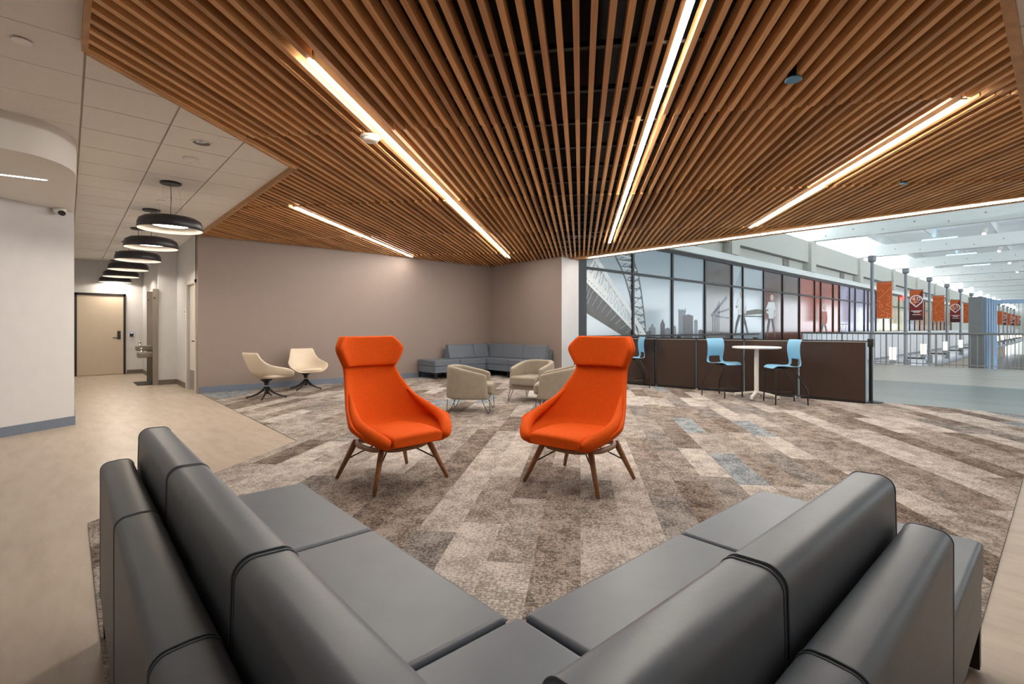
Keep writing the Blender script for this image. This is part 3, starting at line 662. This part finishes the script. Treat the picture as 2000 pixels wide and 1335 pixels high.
# ================================================================== COUNTER STOOLS, TABLE
def stool():
    r = empty('counter_stool'); W = .225
    rows = []
    prof = [(-.235, .585, .19), (-.225, .605, .205), (-.15, .622, .215), (0, .610, .22), (.13, .605, .222), (.19, .612, .222), (.222, .64, .22), (.232, .70, .215), (.230, .735, .214),
            (.222, .80, .218), (.212, .88, .224), (.215, .97, .226), (.235, 1.04, .226), (.255, 1.062, .224)]
    n = 12
    for i, (y, z, w_) in enumerate(prof):
        row = []
        for k in range(n+1):
            a = -1+2*k/n; cv = a*a
            if i <= 4: row.append((w_*a, y+(.02*cv if i < 2 else 0), z+.018*cv*(1 if i > 1 else 0)))
            else: row.append((w_*a, y-.035*cv*min(1, (i-4)/4), z+.018*cv*(1 if i < 6 else 0)))
        rows.append(row)
    mb = MB().grid(rows); keep = []
    for f_ in mb.f:
        i, k = f_[0]//(n+1), f_[0] % (n+1)
        if 5 <= i <= 7 and 2 <= k <= n-3: continue
        keep.append(f_)
    mb.f = keep
    obj('seat_shell', mb, 'blue_plastic', r, smooth=True, solid=(.012, 0), subsurf=2)
    for sx in (-1, 1):
        obj('front_leg', MB().tube([(sx*.17, -.08, .585), (sx*.19, -.15, .587), (sx*.20, -.175, .575), (sx*.205, -.18, .55), (sx*.235, -.20, .004)], .0105, 8), 'black_metal', r, smooth=True)
        obj('rear_leg', MB().tube([(sx*.17, -.08, .583), (sx*.175, .05, .585), (sx*.185, .11, .57), (sx*.225, .285, .27), (sx*.23, .295, .24), (sx*.235, .30, .004)], .0105, 8), 'black_metal', r, smooth=True)
        obj('side_rail', MB().tube([(sx*.228, -.192, .16), (sx*.234, .298, .16)], .008, 8), 'black_metal', r, smooth=True)
    obj('foot_rail', MB().tube([(-.226, -.19, .17), (.226, -.19, .17)], .008, 8), 'black_metal', r, smooth=True)
    obj('seat_support', MB().box(-.17, .17, -.1, .06, .585, .598), 'black_plastic', r)
    return r
st = stool(); st.location = (8.92, 4.16, .0065); st.rotation_euler.z = face(-.24, -.97)
tag(st, 'light blue counter stool at the white table with its back to the sofa corner', 'stool', 'light blue counter stools')
dup(st, (8.84, 3.15, .0065), face(-.68, .73), 'light blue counter stool at the white table nearest the open end of the screens')
dup(st, (8.97, 6.17, .0065), face(-.75, .66), 'light blue counter stool beside the screens, partly hidden by an orange chair')
dup(st, (8.97, 7.42, .0065), face(.05, -1), 'light blue counter stool of which only the back top shows over an orange chair')
tt = tag(empty('pub_table', (9.19, 3.70, .0065), .02), 'white round pedestal table between two light blue counter stools', 'table')
obj('tabletop', MB().lathe([(.37, .885), (.395, .89), (.40, .902), (.40, .912), (.395, .918), (.38, .92)], n=56), 'white_plastic', tt, smooth=False)
obj('column', MB().lathe([(.10, .884), (.10, .875), (.038, .87), (.038, .09), (.05, .08)], n=24), 'white_metal', tt, smooth=False)
for k in range(4):
    a = k*PI/2+.15; c, s = math.cos(a), math.sin(a)
    mb = MB(); rr = [(.02, .135, .045, .03), (.1, .12, .04, .03), (.32, .065, .024, .026), (.38, .055, .022, .02), (.385, .018, .02, .016)]
    mb.bar((.02*c, .02*s, .11), (.37*c, .37*s, .05), .05, .035); mb.bar((.355*c, .355*s, .06), (.355*c, .355*s, .012), .045, .03)
    g = obj('foot', mb, 'white_metal', tt, bevel=.006); obj('glide', MB().lathe([(.015, 0), (.015, .014)], (.355*c, .355*s, 0), 8), 'black_plastic', g)

# ================================================================== SCREENS AND BELT POSTS
SPT = [(9.86, 2.20), (9.80, 3.22), (9.71, 4.15), (9.55, 5.04), (9.44, 5.90), (9.38, 6.80), (9.38, 7.72)]
SLB = ['first in the row, its pale edge beside the belt post', 'second in the row from the belt post at the open end', 'third in the row, behind the white pedestal table', 'fourth in the row, the plain one beside a stool', 'fifth in the row, behind the stool near the orange chair', 'last in the row, next to the white wall end']
for i, (a, b) in enumerate(zip(SPT[:-1], SPT[1:])):
    a = Vector(a); b = Vector(b); L = (b-a).length-.03
    r = tag(empty('mobile_screen', (a.x, a.y, .0065), math.atan2(b.y-a.y, b.x-a.x)), 'low dark brown screen, '+SLB[i], 'screen', 'low brown screens')
    obj('panel', MB().box(.012, L-.012, -.045, .045, .045, 1.01), 'brown_laminate', r, bevel=.003)
    obj('edge_strip', MB().box(0, .012, -.05, .05, .03, 1.015), 'grey_blue_edge' if i == 0 else 'black_metal', r); obj('edge_strip', MB().box(L-.012, L-.004, -.05, .05, .03, 1.015), 'black_metal', r)
    obj('top_cap', MB().box(.012, L-.012, -.05, .05, 1.01, 1.022), 'rail_grey', r); obj('plinth', MB().box(.02, L-.02, -.035, .035, .0, .045), 'black_plastic', r)
if True:
    r = tag(empty('castor', (9.70, 3.24, .0065)), 'small pale castor at the foot of the brown screens', 'castor'); obj('wheel', MB().tube([(-.012, 0, .03), (.012, 0, .03)], .028, 14), 'white_plastic', r); obj('fork', MB().box(-.016, .016, -.012, .012, .03, .062), 'chrome', r)
BP = [(10.10, 2.20), (10.25, 4.14), (10.2, 5.78), (10.2, 7.5)]
BL = ['black belt post at the open end of the brown screens', 'black belt post behind the white pedestal table', 'black belt post behind the fourth brown screen', 'black belt post close to the white wall end']
for i, (x, y) in enumerate(BP):
    r = tag(empty('belt_post', (x, y, .008)), BL[i], 'belt barrier', 'belt posts behind the brown screens')
    obj('post', MB().lathe([(.03, .02), (.03, .98)], n=20), 'black_metal', r); obj('base', MB().lathe([(.17, 0), (.17, .012), (.04, .03)], n=32), 'black_metal', r)
    obj('head', MB().box(-.042, .042, -.042, .042, .93, 1.065), 'black_plastic', r, bevel=.006)
    if i < 3:
        nx, ny = BP[i+1]; d = (nx-x, ny-y); mb = MB(); mb.bar((0, .04, 1.01), (d[0], d[1]-.04, 1.01), .004, .05); obj('belt', mb, 'black_plastic', r)

# ================================================================== CONCOURSE: PICTURE WINDOW WALL
YM = 8.40; ZT, ZH = 2.83, 3.66
wm = struct(empty('wall_picture_windows', (0, YM, 0)), 'black framed window wall printed with bridge, skyline and people')
MX = [10.04, 12.19, 14.34, 16.48, 18.58, 19.50, 21.50, 23.56, 25.64, 27.77, 28.70, 30.70, 31.80, 33.72, 34.87, 36.88, 37.75, 39.7, 41.8, 43.9, 46.4, 48.4, 50.3, 52.3, 54.4, 56.5, 58.6, 60.7, 62.8, 65, 67.2, 69.4, 71.6]
FM = ['sky', 'sky', 'sky', 'grey', 'water', 'water', 'brown', 'brown', 'brick', 'brick', 'brick', 'brick', 'purple', 'purple', 'purple', 'purple', 'purple', 'yellow', 'yellow', 'yellow', 'yellow', 'silver', 'silver', 'amber', 'amber', 'amber', 'amber', 'amber', 'amber', 'amber', 'amber', 'amber']
for a, b, m in zip(MX[:-1], MX[1:], FM):
    obj('pane', MB().box(a+.03, b-.03, -.012, .0, ZT+.03, ZH-.02), 'film_'+m, wm)
    obj('pane', MB().box(a+.03, b-.03, -.012, .0, .12, ZT-.03), 'film_'+m, wm)
for x in MX: obj('mullion', MB().box(x-.045, x+.045, -.06, .05, 0, ZH), 'dark_frame', wm)
obj('jamb', MB().box(9.74, 9.995, -.06, .05, 0, ZH), 'dark_frame', wm)
obj('transom', MB().box(9.78, 71.6, -.055, .04, ZT-.035, ZT+.035), 'dark_frame', wm)
obj('head_rail', MB().box(9.74, 71.6, -.07, .04, ZH-.03, ZH+.07), 'dark_frame', wm)
obj('sill_rail', MB().box(9.78, 20.9, -.10, -.06, 1.0, 1.06), 'dark_frame', wm)
obj('bottom_rail', MB().box(9.78, 71.6, -.06, .04, .0, .13), 'dark_frame', wm)
struct(obj('wall_concourse', MB().box(9.74, 72, YM+.04, YM+.35, 0, 5.4).box(72, 170, YM-.05, YM+.35, 0, 5.4), 'con_wall'), 'pale concourse wall above the picture windows')
struct(obj('trim_1', MB().box(9.74, 72, YM-.22, YM+.04, ZH+.07, ZH+.30), 'con_white'), 'pale cornice above the picture windows')
# --- printed picture, flat shapes on the film (traced on the wall plane)
def cz(cx, cy): p = at_y(1120+cx/6.357, 470+cy/6.357, YM); return (p[0], p[2])
def shape(name, pts, mat, lift=.016): return obj(name, MB().plate(pts, -lift, -.012), mat, wm)
def stripe(mb, a, b, wd, lift=.018):
    d = Vector((b[0]-a[0], b[1]-a[1])); n = Vector((-d.y, d.x)).normalized()*wd/2
    mb.plate([(a[0]+n.x, a[1]+n.y), (b[0]+n.x, b[1]+n.y), (b[0]-n.x, b[1]-n.y), (a[0]-n.x, a[1]-n.y)], -lift, -.012)
def lerp(path, k):
    k *= len(path)-1; i = min(int(k), len(path)-2); f_ = k-i; return (path[i][0]+(path[i+1][0]-path[i][0])*f_, path[i][1]+(path[i+1][1]-path[i][1])*f_)
shape('bridge_deck_print', [cz(*p) for p in ((130, 500), (130, 880), (600, 1175), (820, 1260), (790, 1175), (700, 1090), (420, 760), (200, 560))], 'print_deck')
lo = [cz(*p) for p in ((128, 470), (250, 600), (420, 770), (600, 960), (790, 1165))]; up = [cz(*p) for p in ((262, 215), (360, 360), (480, 560), (640, 790), (880, 1180))]
ar1 = [cz(*p) for p in ((500, 160), (580, 320), (640, 470), (690, 640), (735, 850), (770, 1030), (800, 1165))]; ar2 = [cz(*p) for p in ((690, 150), (750, 270), (800, 420), (835, 620), (862, 840), (880, 1000), (888, 1165))]
mb = MB()
for i in range(len(lo)-1): stripe(mb, lo[i], lo[i+1], .075, .024); stripe(mb, up[i], up[i+1], .15, .024)
for k in range(16):
    f0 = k/16; f1 = (k+1)/16; stripe(mb, lerp(lo, f0), lerp(up, f1 if k % 2 else f0), .05, .022); stripe(mb, lerp(up, f0), lerp(lo, f1), .035, .021)
stripe(mb, cz(130, 380), cz(420, 700), .16, .02); stripe(mb, cz(150, 240), cz(140, 330), .05, .02)
obj('bridge_truss_print', mb, 'print_white', wm)
mb = MB()
for i in range(6): stripe(mb, ar1[i], ar1[i+1], .05, .022); stripe(mb, ar2[i], ar2[i+1], .05, .022)
for k in range(11): stripe(mb, lerp(ar1, k/11), lerp(ar2, (k+.3)/11), .04, .020); stripe(mb, lerp(ar1, (k+1)/11), lerp(ar2, k/11), .022, .019)
obj('bridge_arch_print', mb, 'print_steel', wm)
mb = MB()
for k in range(11): stripe(mb, lerp(ar1, k/11), lerp(ar2, min(1, (k+1)/11)), .03, .0205)
obj('bridge_arch_print', mb, 'print_white', wm)
mb = MB()
for k in range(12):
    a = lerp(lo, k/12); b = (a[0]-.26-.008*k, a[1]-.50+.036*k); stripe(mb, a, (max(10.09, b[0]), b[1]), .035, .019)
obj('deck_beam_print', mb, 'print_tower', wm)
for (x0, x1, y0, m) in ((895, 975, 1130, 'print_tower_dark'), (930, 1015, 1078, 'print_tower'), (960, 990, 1045, 'print_tower'), (1135, 1195, 1092, 'print_tower'), (1230, 1268, 1065, 'print_tower'), (1300, 1388, 872, 'print_tower'), (1360, 1480, 930, 'print_tower_dark'), (1495, 1537, 990, 'print_tower'), (1545, 1608, 1112, 'print_tower_dark')):
    a = cz(x0, y0); b = cz(x1, y0); shape('skyline_tower_print', [(a[0], .9), (b[0], .9), (b[0], b[1]), ((a[0]+b[0])/2, b[1]+.04), (a[0], a[1])], m, .014+rnd.random()*.006)
a = cz(1075, 1040); b = cz(1130, 1040); c = cz(1103, 972); shape('skyline_tower_print', [(a[0], .9), (b[0], .9), b, c, a], 'print_tower_dark', .017)
for x in (1302, 1318, 1345, 1370, 1386): a = cz(x, 880); c = cz(x, 835+rnd.random()*15); shape('skyline_spire_print', [(a[0]-.03, a[1]), (a[0]+.03, a[1]), (c[0], c[1])], 'print_tower', .019)
# far shore, bridge pier and water lines on the grey and pale panes
shape('hill_print', [(19.55, 1.75), (21.46, 1.86), (21.46, 2.02), (20.8, 2.03), (19.55, 1.90)], 'print_hill'); shape('hill_print', [(19.55, 1.70), (21.46, 1.72), (21.46, 1.76), (19.55, 1.75)], 'print_cloth', .018)
shape('sky_print', [(18.62, 2.25), (18.9, 2.85), (19.45, 3.62), (19.46, 2.1), (18.64, 1.75)], 'film_sky'); shape('sky_print', [(18.62, .95), (19.46, .95), (19.46, 2.1), (18.62, 2.2)], 'film_water', .014)
mb = MB()
for k in range(5): stripe(mb, (17.1+.12*k, 1.0), (17.1+.12*k, 1.75+.12*k), .045)
stripe(mb, (17.0, 1.7), (18.2, 2.4), .10); stripe(mb, (17.5, 1.82), (18.5, 1.98), .07); stripe(mb, (17.3, 1.7), (18.5, 1.62), .05); obj('pier_print', mb, 'print_tower', wm)
def figure(x, z0, h, mat_top, mat_leg, stride=.25, lean=0.1):
    """a printed walking figure, h metres tall on the film"""
    k = h/1.75; P = lambda a, b: (x+a*k*1.55+lean*(b/1.75)*k, z0+b*k)
    mb = MB().plate([P(.26*math.cos(a)*.42+.02, 1.62+.125*math.sin(a)) for a in [2*PI*i/12 for i in range(12)]], -.022, -.012)
    o = obj('figure_print', mb, 'print_skin', wm)
    mb = MB().plate([P(-.15, 1.45), P(.17, 1.47), P(.20, 1.2), P(.15, .82), P(-.14, .82), P(-.19, 1.2)], -.022, -.012)
    stripe(mb, P(-.15, 1.42), P(-.30, 1.12), .085*k*1.5, .021); stripe(mb, P(-.30, 1.12), P(-.16, 1.02), .07*k*1.5, .021); stripe(mb, P(.17, 1.42), P(.27, 1.12), .085*k*1.5, .021); stripe(mb, P(.27, 1.12), P(.22, .88), .07*k*1.5, .021)
    obj('figure_print', mb, mat_top, wm); mb = MB()
    stripe(mb, P(-.07, .86), P(-.07-stride*.5, .42), .13*k*1.4, .02); stripe(mb, P(-.07-stride*.5, .42), P(-.07-stride*.7, .03), .1*k*1.4, .02); stripe(mb, P(.07, .86), P(.07+stride*.6, .46), .13*k*1.4, .02); stripe(mb, P(.07+stride*.6, .46), P(.07+stride, .08), .1*k*1.4, .02)
    obj('figure_print', mb, mat_leg, wm)
figure(19.35, .95, 1.75, 'print_white', 'print_cloth', .35); figure(22.25, .75, 1.95, 'print_white', 'print_cloth', .2); figure(29.1, .55, 1.9, 'print_orange', 'print_cloth', .4, .25)
mb = MB()
for i in range(3): stripe(mb, (32.0+i*.55, .9), (32.0+i*.55, 1.5), .05)
stripe(mb, (31.9, 1.48), (33.6, 1.5), .07); stripe(mb, (32.0, 1.4), (32.5, .9), .05); stripe(mb, (32.6, .9), (33.1, 1.4), .05); obj('bench_print', mb, 'print_tower', wm)
shape('hill_print', [(34.95, .9), (36.83, .9), (36.83, 1.45), (36.2, 1.6), (35.5, 2.5), (34.95, 1.9)], 'film_grey', .015)
# --- upper wall bays
BAY = [18.5+8.4*k for k in range(-1, 18)]
for k, x in enumerate(BAY):
    struct(obj('wall_pilaster', MB().box(x-.55, x+.12, YM-.32, YM+.04, ZH+.30, 5.42).box(x+.12, x+.30, YM-.16, YM+.04, ZH+.30, 5.42), 'con_wall'), None)
    if k+1 < len(BAY):
        x2 = BAY[k+1]
        struct(obj('wall_panel', MB().box(x+.30, x2-.55, YM-.20, YM+.04, 4.40, 5.40), 'con_wall')); struct(obj('trim_shadow', MB().box(x+.30, x2-.55, YM-.21, YM+.04, 4.375, 4.40), 'con_shade_grey'))  # thin darker strip paints the shadow line under each panel
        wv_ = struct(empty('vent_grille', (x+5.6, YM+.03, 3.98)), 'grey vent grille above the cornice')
        obj('grille', MB().box(-.35, .35, -.02, 0, 0, .38), 'con_shade_grey', wv_)
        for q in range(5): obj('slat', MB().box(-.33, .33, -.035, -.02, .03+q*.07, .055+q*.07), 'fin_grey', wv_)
        g = struct(empty('window_clerestory', (0, YM-.05, 0)), 'clear clerestory window between two roof beams')
        obj('pane', MB().box(x+.30, x2-.55, 0, .01, 5.42, 6.75), 'clear_glass', g)
        for q in range(5): xx = x+.30+(x2-x-.85)*q/4; obj('mullion', MB().box(xx-.03, xx+.03, -.03, .04, 5.42, 6.75), 'con_white', g)
# --- roof beams, roof panels, ribs
for k, x in enumerate(BAY):
    b = struct(empty('ceiling_beam', (x, 0, 0)), 'white roof beam across the concourse')
    obj('web', MB().box(-.13, .13, -14, YM+.3, 5.47, 6.08), 'con_white', b); obj('bottom_flange', MB().box(-.2, .2, -14, YM+.3, 5.44, 5.47), 'con_white', b)
    if 1 <= k <= 7:
        for q in range(11): obj('bolt', MB().tube([(-.15, 7.6-q*1.1, 5.78 if q % 2 else 5.62), (-.13, 7.6-q*1.1, 5.78 if q % 2 else 5.62)], .03, 6), 'con_shade_grey', b)
struct(obj('ceiling_roof', MB().box(9.6, 170, -14, YM+.3, 6.75, 6.77), 'roof_panel'), 'pale translucent roof over the concourse')
for k in range(8): struct(obj('ceiling_rib', MB().box(9.6, 150, YM-1.2-2.4*k, YM-1.14-2.4*k, 6.25, 6.745), 'con_white'))
# blue uplights and spotlights on the beams
for k in range(1, 7):
    for j, y in enumerate((4.6, .2)):
        x = BAY[k]
        r = tag(empty('led_bar', (x, y, 6.08)), 'blue uplight bar on the %s roof beam, %s' % (['first', 'second', 'third', 'fourth', 'fifth', 'sixth'][k-1], ['toward the picture windows', 'toward the middle'][j]), 'light bar', 'blue uplight bars on the beams')
        obj('body', MB().box(-.06, .06, -.75, .75, 0, .05), 'white_metal', r); obj('lens', MB().box(-.055, .055, -.74, .74, .05, .06), 'led_blue', r); obj('face', MB().box(-.064, -.06, -.74, .74, .012, .045), 'led_blue', r)
        r = tag(empty('spotlight', (x-1.0, y-1.9, 6.25)), 'small white spotlight hung before the %s roof beam, %s' % (['first', 'second', 'third', 'fourth', 'fifth', 'sixth'][k-1], ['toward the picture windows', 'toward the middle'][j]), 'spotlight', 'spotlights under the roof')
        obj('stem', MB().tube([(0, 0, .5), (0, 0, -.1)], .015, 6), 'white_metal', r); obj('can', MB().tube([(.05, 0, .0), (-.10, .05, -.26)], .085, 12), 'white_metal', r); obj('face', MB().tube([(-.098, .05, -.258), (-.108, .054, -.275)], .075, 12), 'spot_face', r)
# --- exit sign
ex = tag(empty('exit_sign', (47.2, YM-.15, 3.40)), 'red lit exit sign over the picture windows', 'exit sign')
obj('panel', MB().box(-.35, .35, -.05, .0, 0, .42), 'exit_red', ex)
def text(name, body, size, mat, parent, loc, rot, depth=.004, align='CENTER'):
    c = bpy.data.curves.new(name, 'FONT'); c.body = body; c.size = size; c.extrude = depth; c.align_x = align; c.align_y = 'CENTER'
    tmp = bpy.data.objects.new('tmp', c); COL.objects.link(tmp); dg = bpy.context.evaluated_depsgraph_get(); dg.update()
    me = bpy.data.meshes.new_from_object(tmp.evaluated_get(dg)); bpy.data.objects.remove(tmp, do_unlink=True)
    me.materials.clear(); me.materials.append(MATS[mat]); o = bpy.data.objects.new(name, me); COL.objects.link(o); o.parent = parent; o.location = loc; o.rotation_euler = rot; return o
text('lettering', 'EXIT', .30, 'banner_white', ex, (0, -.055, .21), (PI/2, 0, 0))

# ================================================================== RAILING, VOID, LAMP POSTS
gr = tag(empty('guard_railing', (21.15, 0, 0)), 'grey baluster railing across the end of the concourse floor', 'railing')
obj('handrail', MB().tube([(0, -10, 1.08), (0, 6.85, 1.08)], .035, 10), 'rail_grey', gr, smooth=True); obj('bottom_rail', MB().box(-.02, .02, -10, 6.85, .07, .10), 'rail_grey', gr)
bal = MB().box(-.011, .011, -.011, .011, .006, 1.06).mesh('baluster'); pst = MB().box(-.025, .025, -.025, .025, .005, 1.06).mesh('post')
y = 6.80; k = 0
while y > -.6:
    o = obj('post' if k % 8 == 0 else 'baluster', pst if k % 8 == 0 else bal, 'rail_grey', gr, loc=(0, y, 0)); y -= .165; k += 1
g2 = struct(empty('wall_parapet', (0, 6.85, 0)), 'pale panelled parapet with a metal cap along the walkway')
for q in range(70):
    x = 21.4+q*1.9; obj('panel', MB().box(x, x+1.86, -.02, .02, -.35, 1.02), 'fascia', g2)
obj('cap', MB().box(21.2, 155, -.05, .05, 1.02, 1.08), 'con_white', g2)
fa = struct(empty('wall_fascia', (0, 7.17, -1.15)), 'rounded pale metal fascia below the walkway')
prof = [(.12, .85), (-.02, .8)]+[(-.25+.62*math.cos(a)*-1, .62*math.sin(a)) for a in [math.radians(q) for q in range(70, -91, -20)]]+[(.3, -.7)]
obj('roll', MB().add([(21.3, y_, z_) for y_, z_ in prof]+[(155, y_, z_) for y_, z_ in prof], [(i, i+1, i+1+len(prof), i+len(prof)) for i in range(len(prof)-1)]), 'fascia', fa, smooth=True)
struct(obj('wall_lower', MB().box(21.3, 160, 9.3, 9.5, -5, -.3), 'low_beige'), 'beige wall of the lower level')
for q in range(14): struct(obj('column', MB().box(38+q*1.3, 38.4+q*1.3, 8.2, 8.7, -5, -1.2), 'low_brown'), None)
struct(obj('wall_void_edge', MB().box(21.25, 21.3, -14, 6.9, -1.2, .0), 'con_wall'))
struct(obj('wall_concourse', MB().box(9.6, 170, -14.3, -14, -5, .6), 'con_wall'), 'pale far side wall of the concourse')
g = struct(empty('window_added', (0, -14.1, 0)), 'unseen tall glazing added on the far side to light the concourse')  # out of view, added so daylight comes in sideways onto the picture windows
obj('pane', MB().box(9.6, 170, 0, .02, .6, 6.75), 'clear_glass', g)
for q in range(41): obj('mullion', MB().box(9.6+q*4-.05, 9.6+q*4+.05, -.05, .08, .6, 6.75), 'con_white', g)
struct(obj('wall_concourse', MB().box(170, 170.3, -14.3, 9, -5, 6.75), 'con_wall'), 'pale end wall of the concourse')
struct(obj('wall_concourse', MB().box(9.45, 9.6, -14.3, -2.4, 0, 6.75).box(9.62, 9.80, -14, 8.3, 3.42, 6.75), 'con_wall'), 'pale concourse wall above the lounge opening')
# lamp posts with banners
def lamp_post():
    r = empty('lamp_post')
    obj('pole', MB().lathe([(.095, -.9), (.095, 1.1), (.075, 1.12), (.07, 4.45)], n=14), 'post_grey', r, smooth=False)
    obj('foot', MB().box(-.16, .16, -.16, .085, -1.1, -.55), 'post_grey', r)
    hd = obj('lamp_head', MB().lathe([(.08, 4.40), (.17, 4.48), (.17, 4.72), (.14, 4.74)], n=16), 'post_grey', r); obj('glass', MB().lathe([(.15, 4.74), (.15, 5.25)], n=16), 'post_lamp', hd)
    a = obj('lower_arm', MB().bar((0, 0, -.45), (0, -.85, -.45), .06, .09), 'black_metal', r)
    obj('lantern_base', MB().box(-.12, .12, -.92, -.68, -.40, -.20), 'post_grey', a); obj('lantern', MB().box(-.11, .11, -.91, -.69, -.20, .36), 'lantern', a)
    return r
def banner(kind, x, y, label, n):
    r = tag(empty('banner', (x-.02, y-.18, 1.72)), label, 'banner', 'banners on the lamp posts'); Wd, Hh = .60, 1.72
    obj('rod', MB().tube([(0, .16, 1.74), (0, -Wd-.06, 1.74)], .015, 6), 'post_grey', r); obj('rod', MB().tube([(0, .16, 0), (0, -Wd-.04, 0)], .015, 6), 'post_grey', r)
    F = lambda a, b: (0, -a*Wd, b*Hh)       # a 0..1 to the right, b 0..1 up, seen from the lounge
    def quad(pts, mat, nm, lift):
        mb = MB(); n_ = len(pts); P = [F(*p) for p in pts]
        mb.add([(p[0]-lift, p[1], p[2]) for p in P]+[(p[0]-lift+.004, p[1], p[2]) for p in P], [list(range(n_)), [i+n_ for i in range(n_)][::-1]]+[(i, i+n_, (i+1) % n_+n_, (i+1) % n_) for i in range(n_)]); return obj(nm, mb, mat, r)
    def line(mb, pts, wd=.018):
        for a, b in zip(pts[:-1], pts[1:]):
            pa = Vector(F(*a)); pb = Vector(F(*b)); mb.bar((-.010, pa.y, pa.z), (-.010, pb.y, pb.z), .005, wd) if abs((pb-pa).normalized().z) < .95 else mb.bar((-.010, pa.y, pa.z), (-.010, pb.y, pb.z), wd, .005)
    if kind == 'o':
        quad([(0, 0), (1, 0), (1, 1), (0, 1)], 'banner_orange', 'cloth', .004)
        mb = MB()
        for ln in ([(.15, .55), (.98, .86)], [(0, .80), (.15, .76), (.32, .81)], [(.35, .73), (.48, .79)], [(.2, .95), (.95, .96)], [(.65, .62), (.82, .60), (.86, .55), (.80, .50), (.66, .49)], [(0, .50), (.18, .48), (.24, .42)], [(.98, .45), (.62, .38), (.98, .30)], [(.5, .25), (.85, .25)], [(.3, .22), (.98, .09)], [(.25, .09), (.5, .09)], [(.70, .02), (.70, .12)], [(0, .04), (.2, .0)]): line(mb, ln)
        line(mb, [(.27+.11*math.cos(q*PI/5), .34+.045*math.sin(q*PI/5)) for q in range(11)]); line(mb, [(0, 0), (1, .02)], .03); line(mb, [(.985, 0), (.985, 1)], .02)
        obj('line_pattern', mb, 'banner_lines', r)
    else:
        quad([(0, 0), (1, 0), (1, 1), (0, 1)], 'banner_red', 'cloth', .004); quad([(0, .62), (.0, 1), (.95, 1), (.62, .78), (.42, .45)], 'banner_orange', 'cloth_panel', .006); quad([(0, 0), (1, 0), (1, .10), (0, .32)], 'banner_dark', 'cloth_panel', .006)
        mb = MB(); pin = [(.5+.46*math.cos(a), .66+.16*math.sin(a)) for a in [math.radians(q) for q in range(-20, 201, 20)]]+[(.5, .44)]
        line(mb, pin+[pin[0]], .055); obj('pin_emblem', mb, 'banner_white', r)
        text('lettering', n, .32, 'banner_white', r, (-.012, -.5*Wd, .70*Hh), (PI/2, 0, -PI/2), .003)
        for a, b, hh, wd in ((.3, .7, .60, .025), (.12, .92, .305, .04), (.28, .76, .265, .04), (.22, .84, .185, .03)):
            mb = MB(); line(mb, [(a, hh), (b, hh)], wd); obj('print_line', mb, 'banner_white', r)
YP = 6.2; lpst = lamp_post(); ordn = ['first', 'second', 'third', 'fourth', 'fifth', 'sixth', 'seventh', 'eighth', 'ninth', 'tenth', 'eleventh', 'twelfth', 'thirteenth', 'fourteenth']
for k in range(14):
    x = 28.7+7.45*k; p = lpst if k == 0 else dup(lpst)
    p.location = (x, YP, 0); tag(p, 'grey lamp post with a low lantern, %s in the row beyond the railing' % ordn[k], 'lamp post', 'lamp posts along the walkway')
    if k % 2 == 0: banner('o', x, YP, 'orange banner with pale line pattern on the %s lamp post' % ordn[k], None)
    else: banner('r', x, YP, 'dark red banner with a white pin emblem on the %s lamp post' % ordn[k], '4.0' if k == 1 else '1.5')
# tall finned screen beyond the railing
fs = tag(empty('fin_screen', (21.6, 2.1, 0)), 'tall grey and blue finned screen rising behind the railing', 'screen')
obj('side_panel', MB().box(-.03, .06, -.34, .0, -1.0, 2.25), 'post_grey', fs)
for q in range(5): obj('fin', MB().box(.15+q*.55, .25+q*.55, -.42-.02*q, -.02-.02*q, -1.0, 2.24), 'blue_fin', fs)
obj('top_beam', MB().box(3.0, 3.1, -6, -.35, 2.12, 2.26), 'blue_fin', fs)
rods = MB().box(-.008, .008, -.008, .008, -1.0, 2.14).mesh('rod')
for q in range(30): obj('rod', rods, 'rail_grey', fs, loc=(3.05, -.6-q*.1, 0))
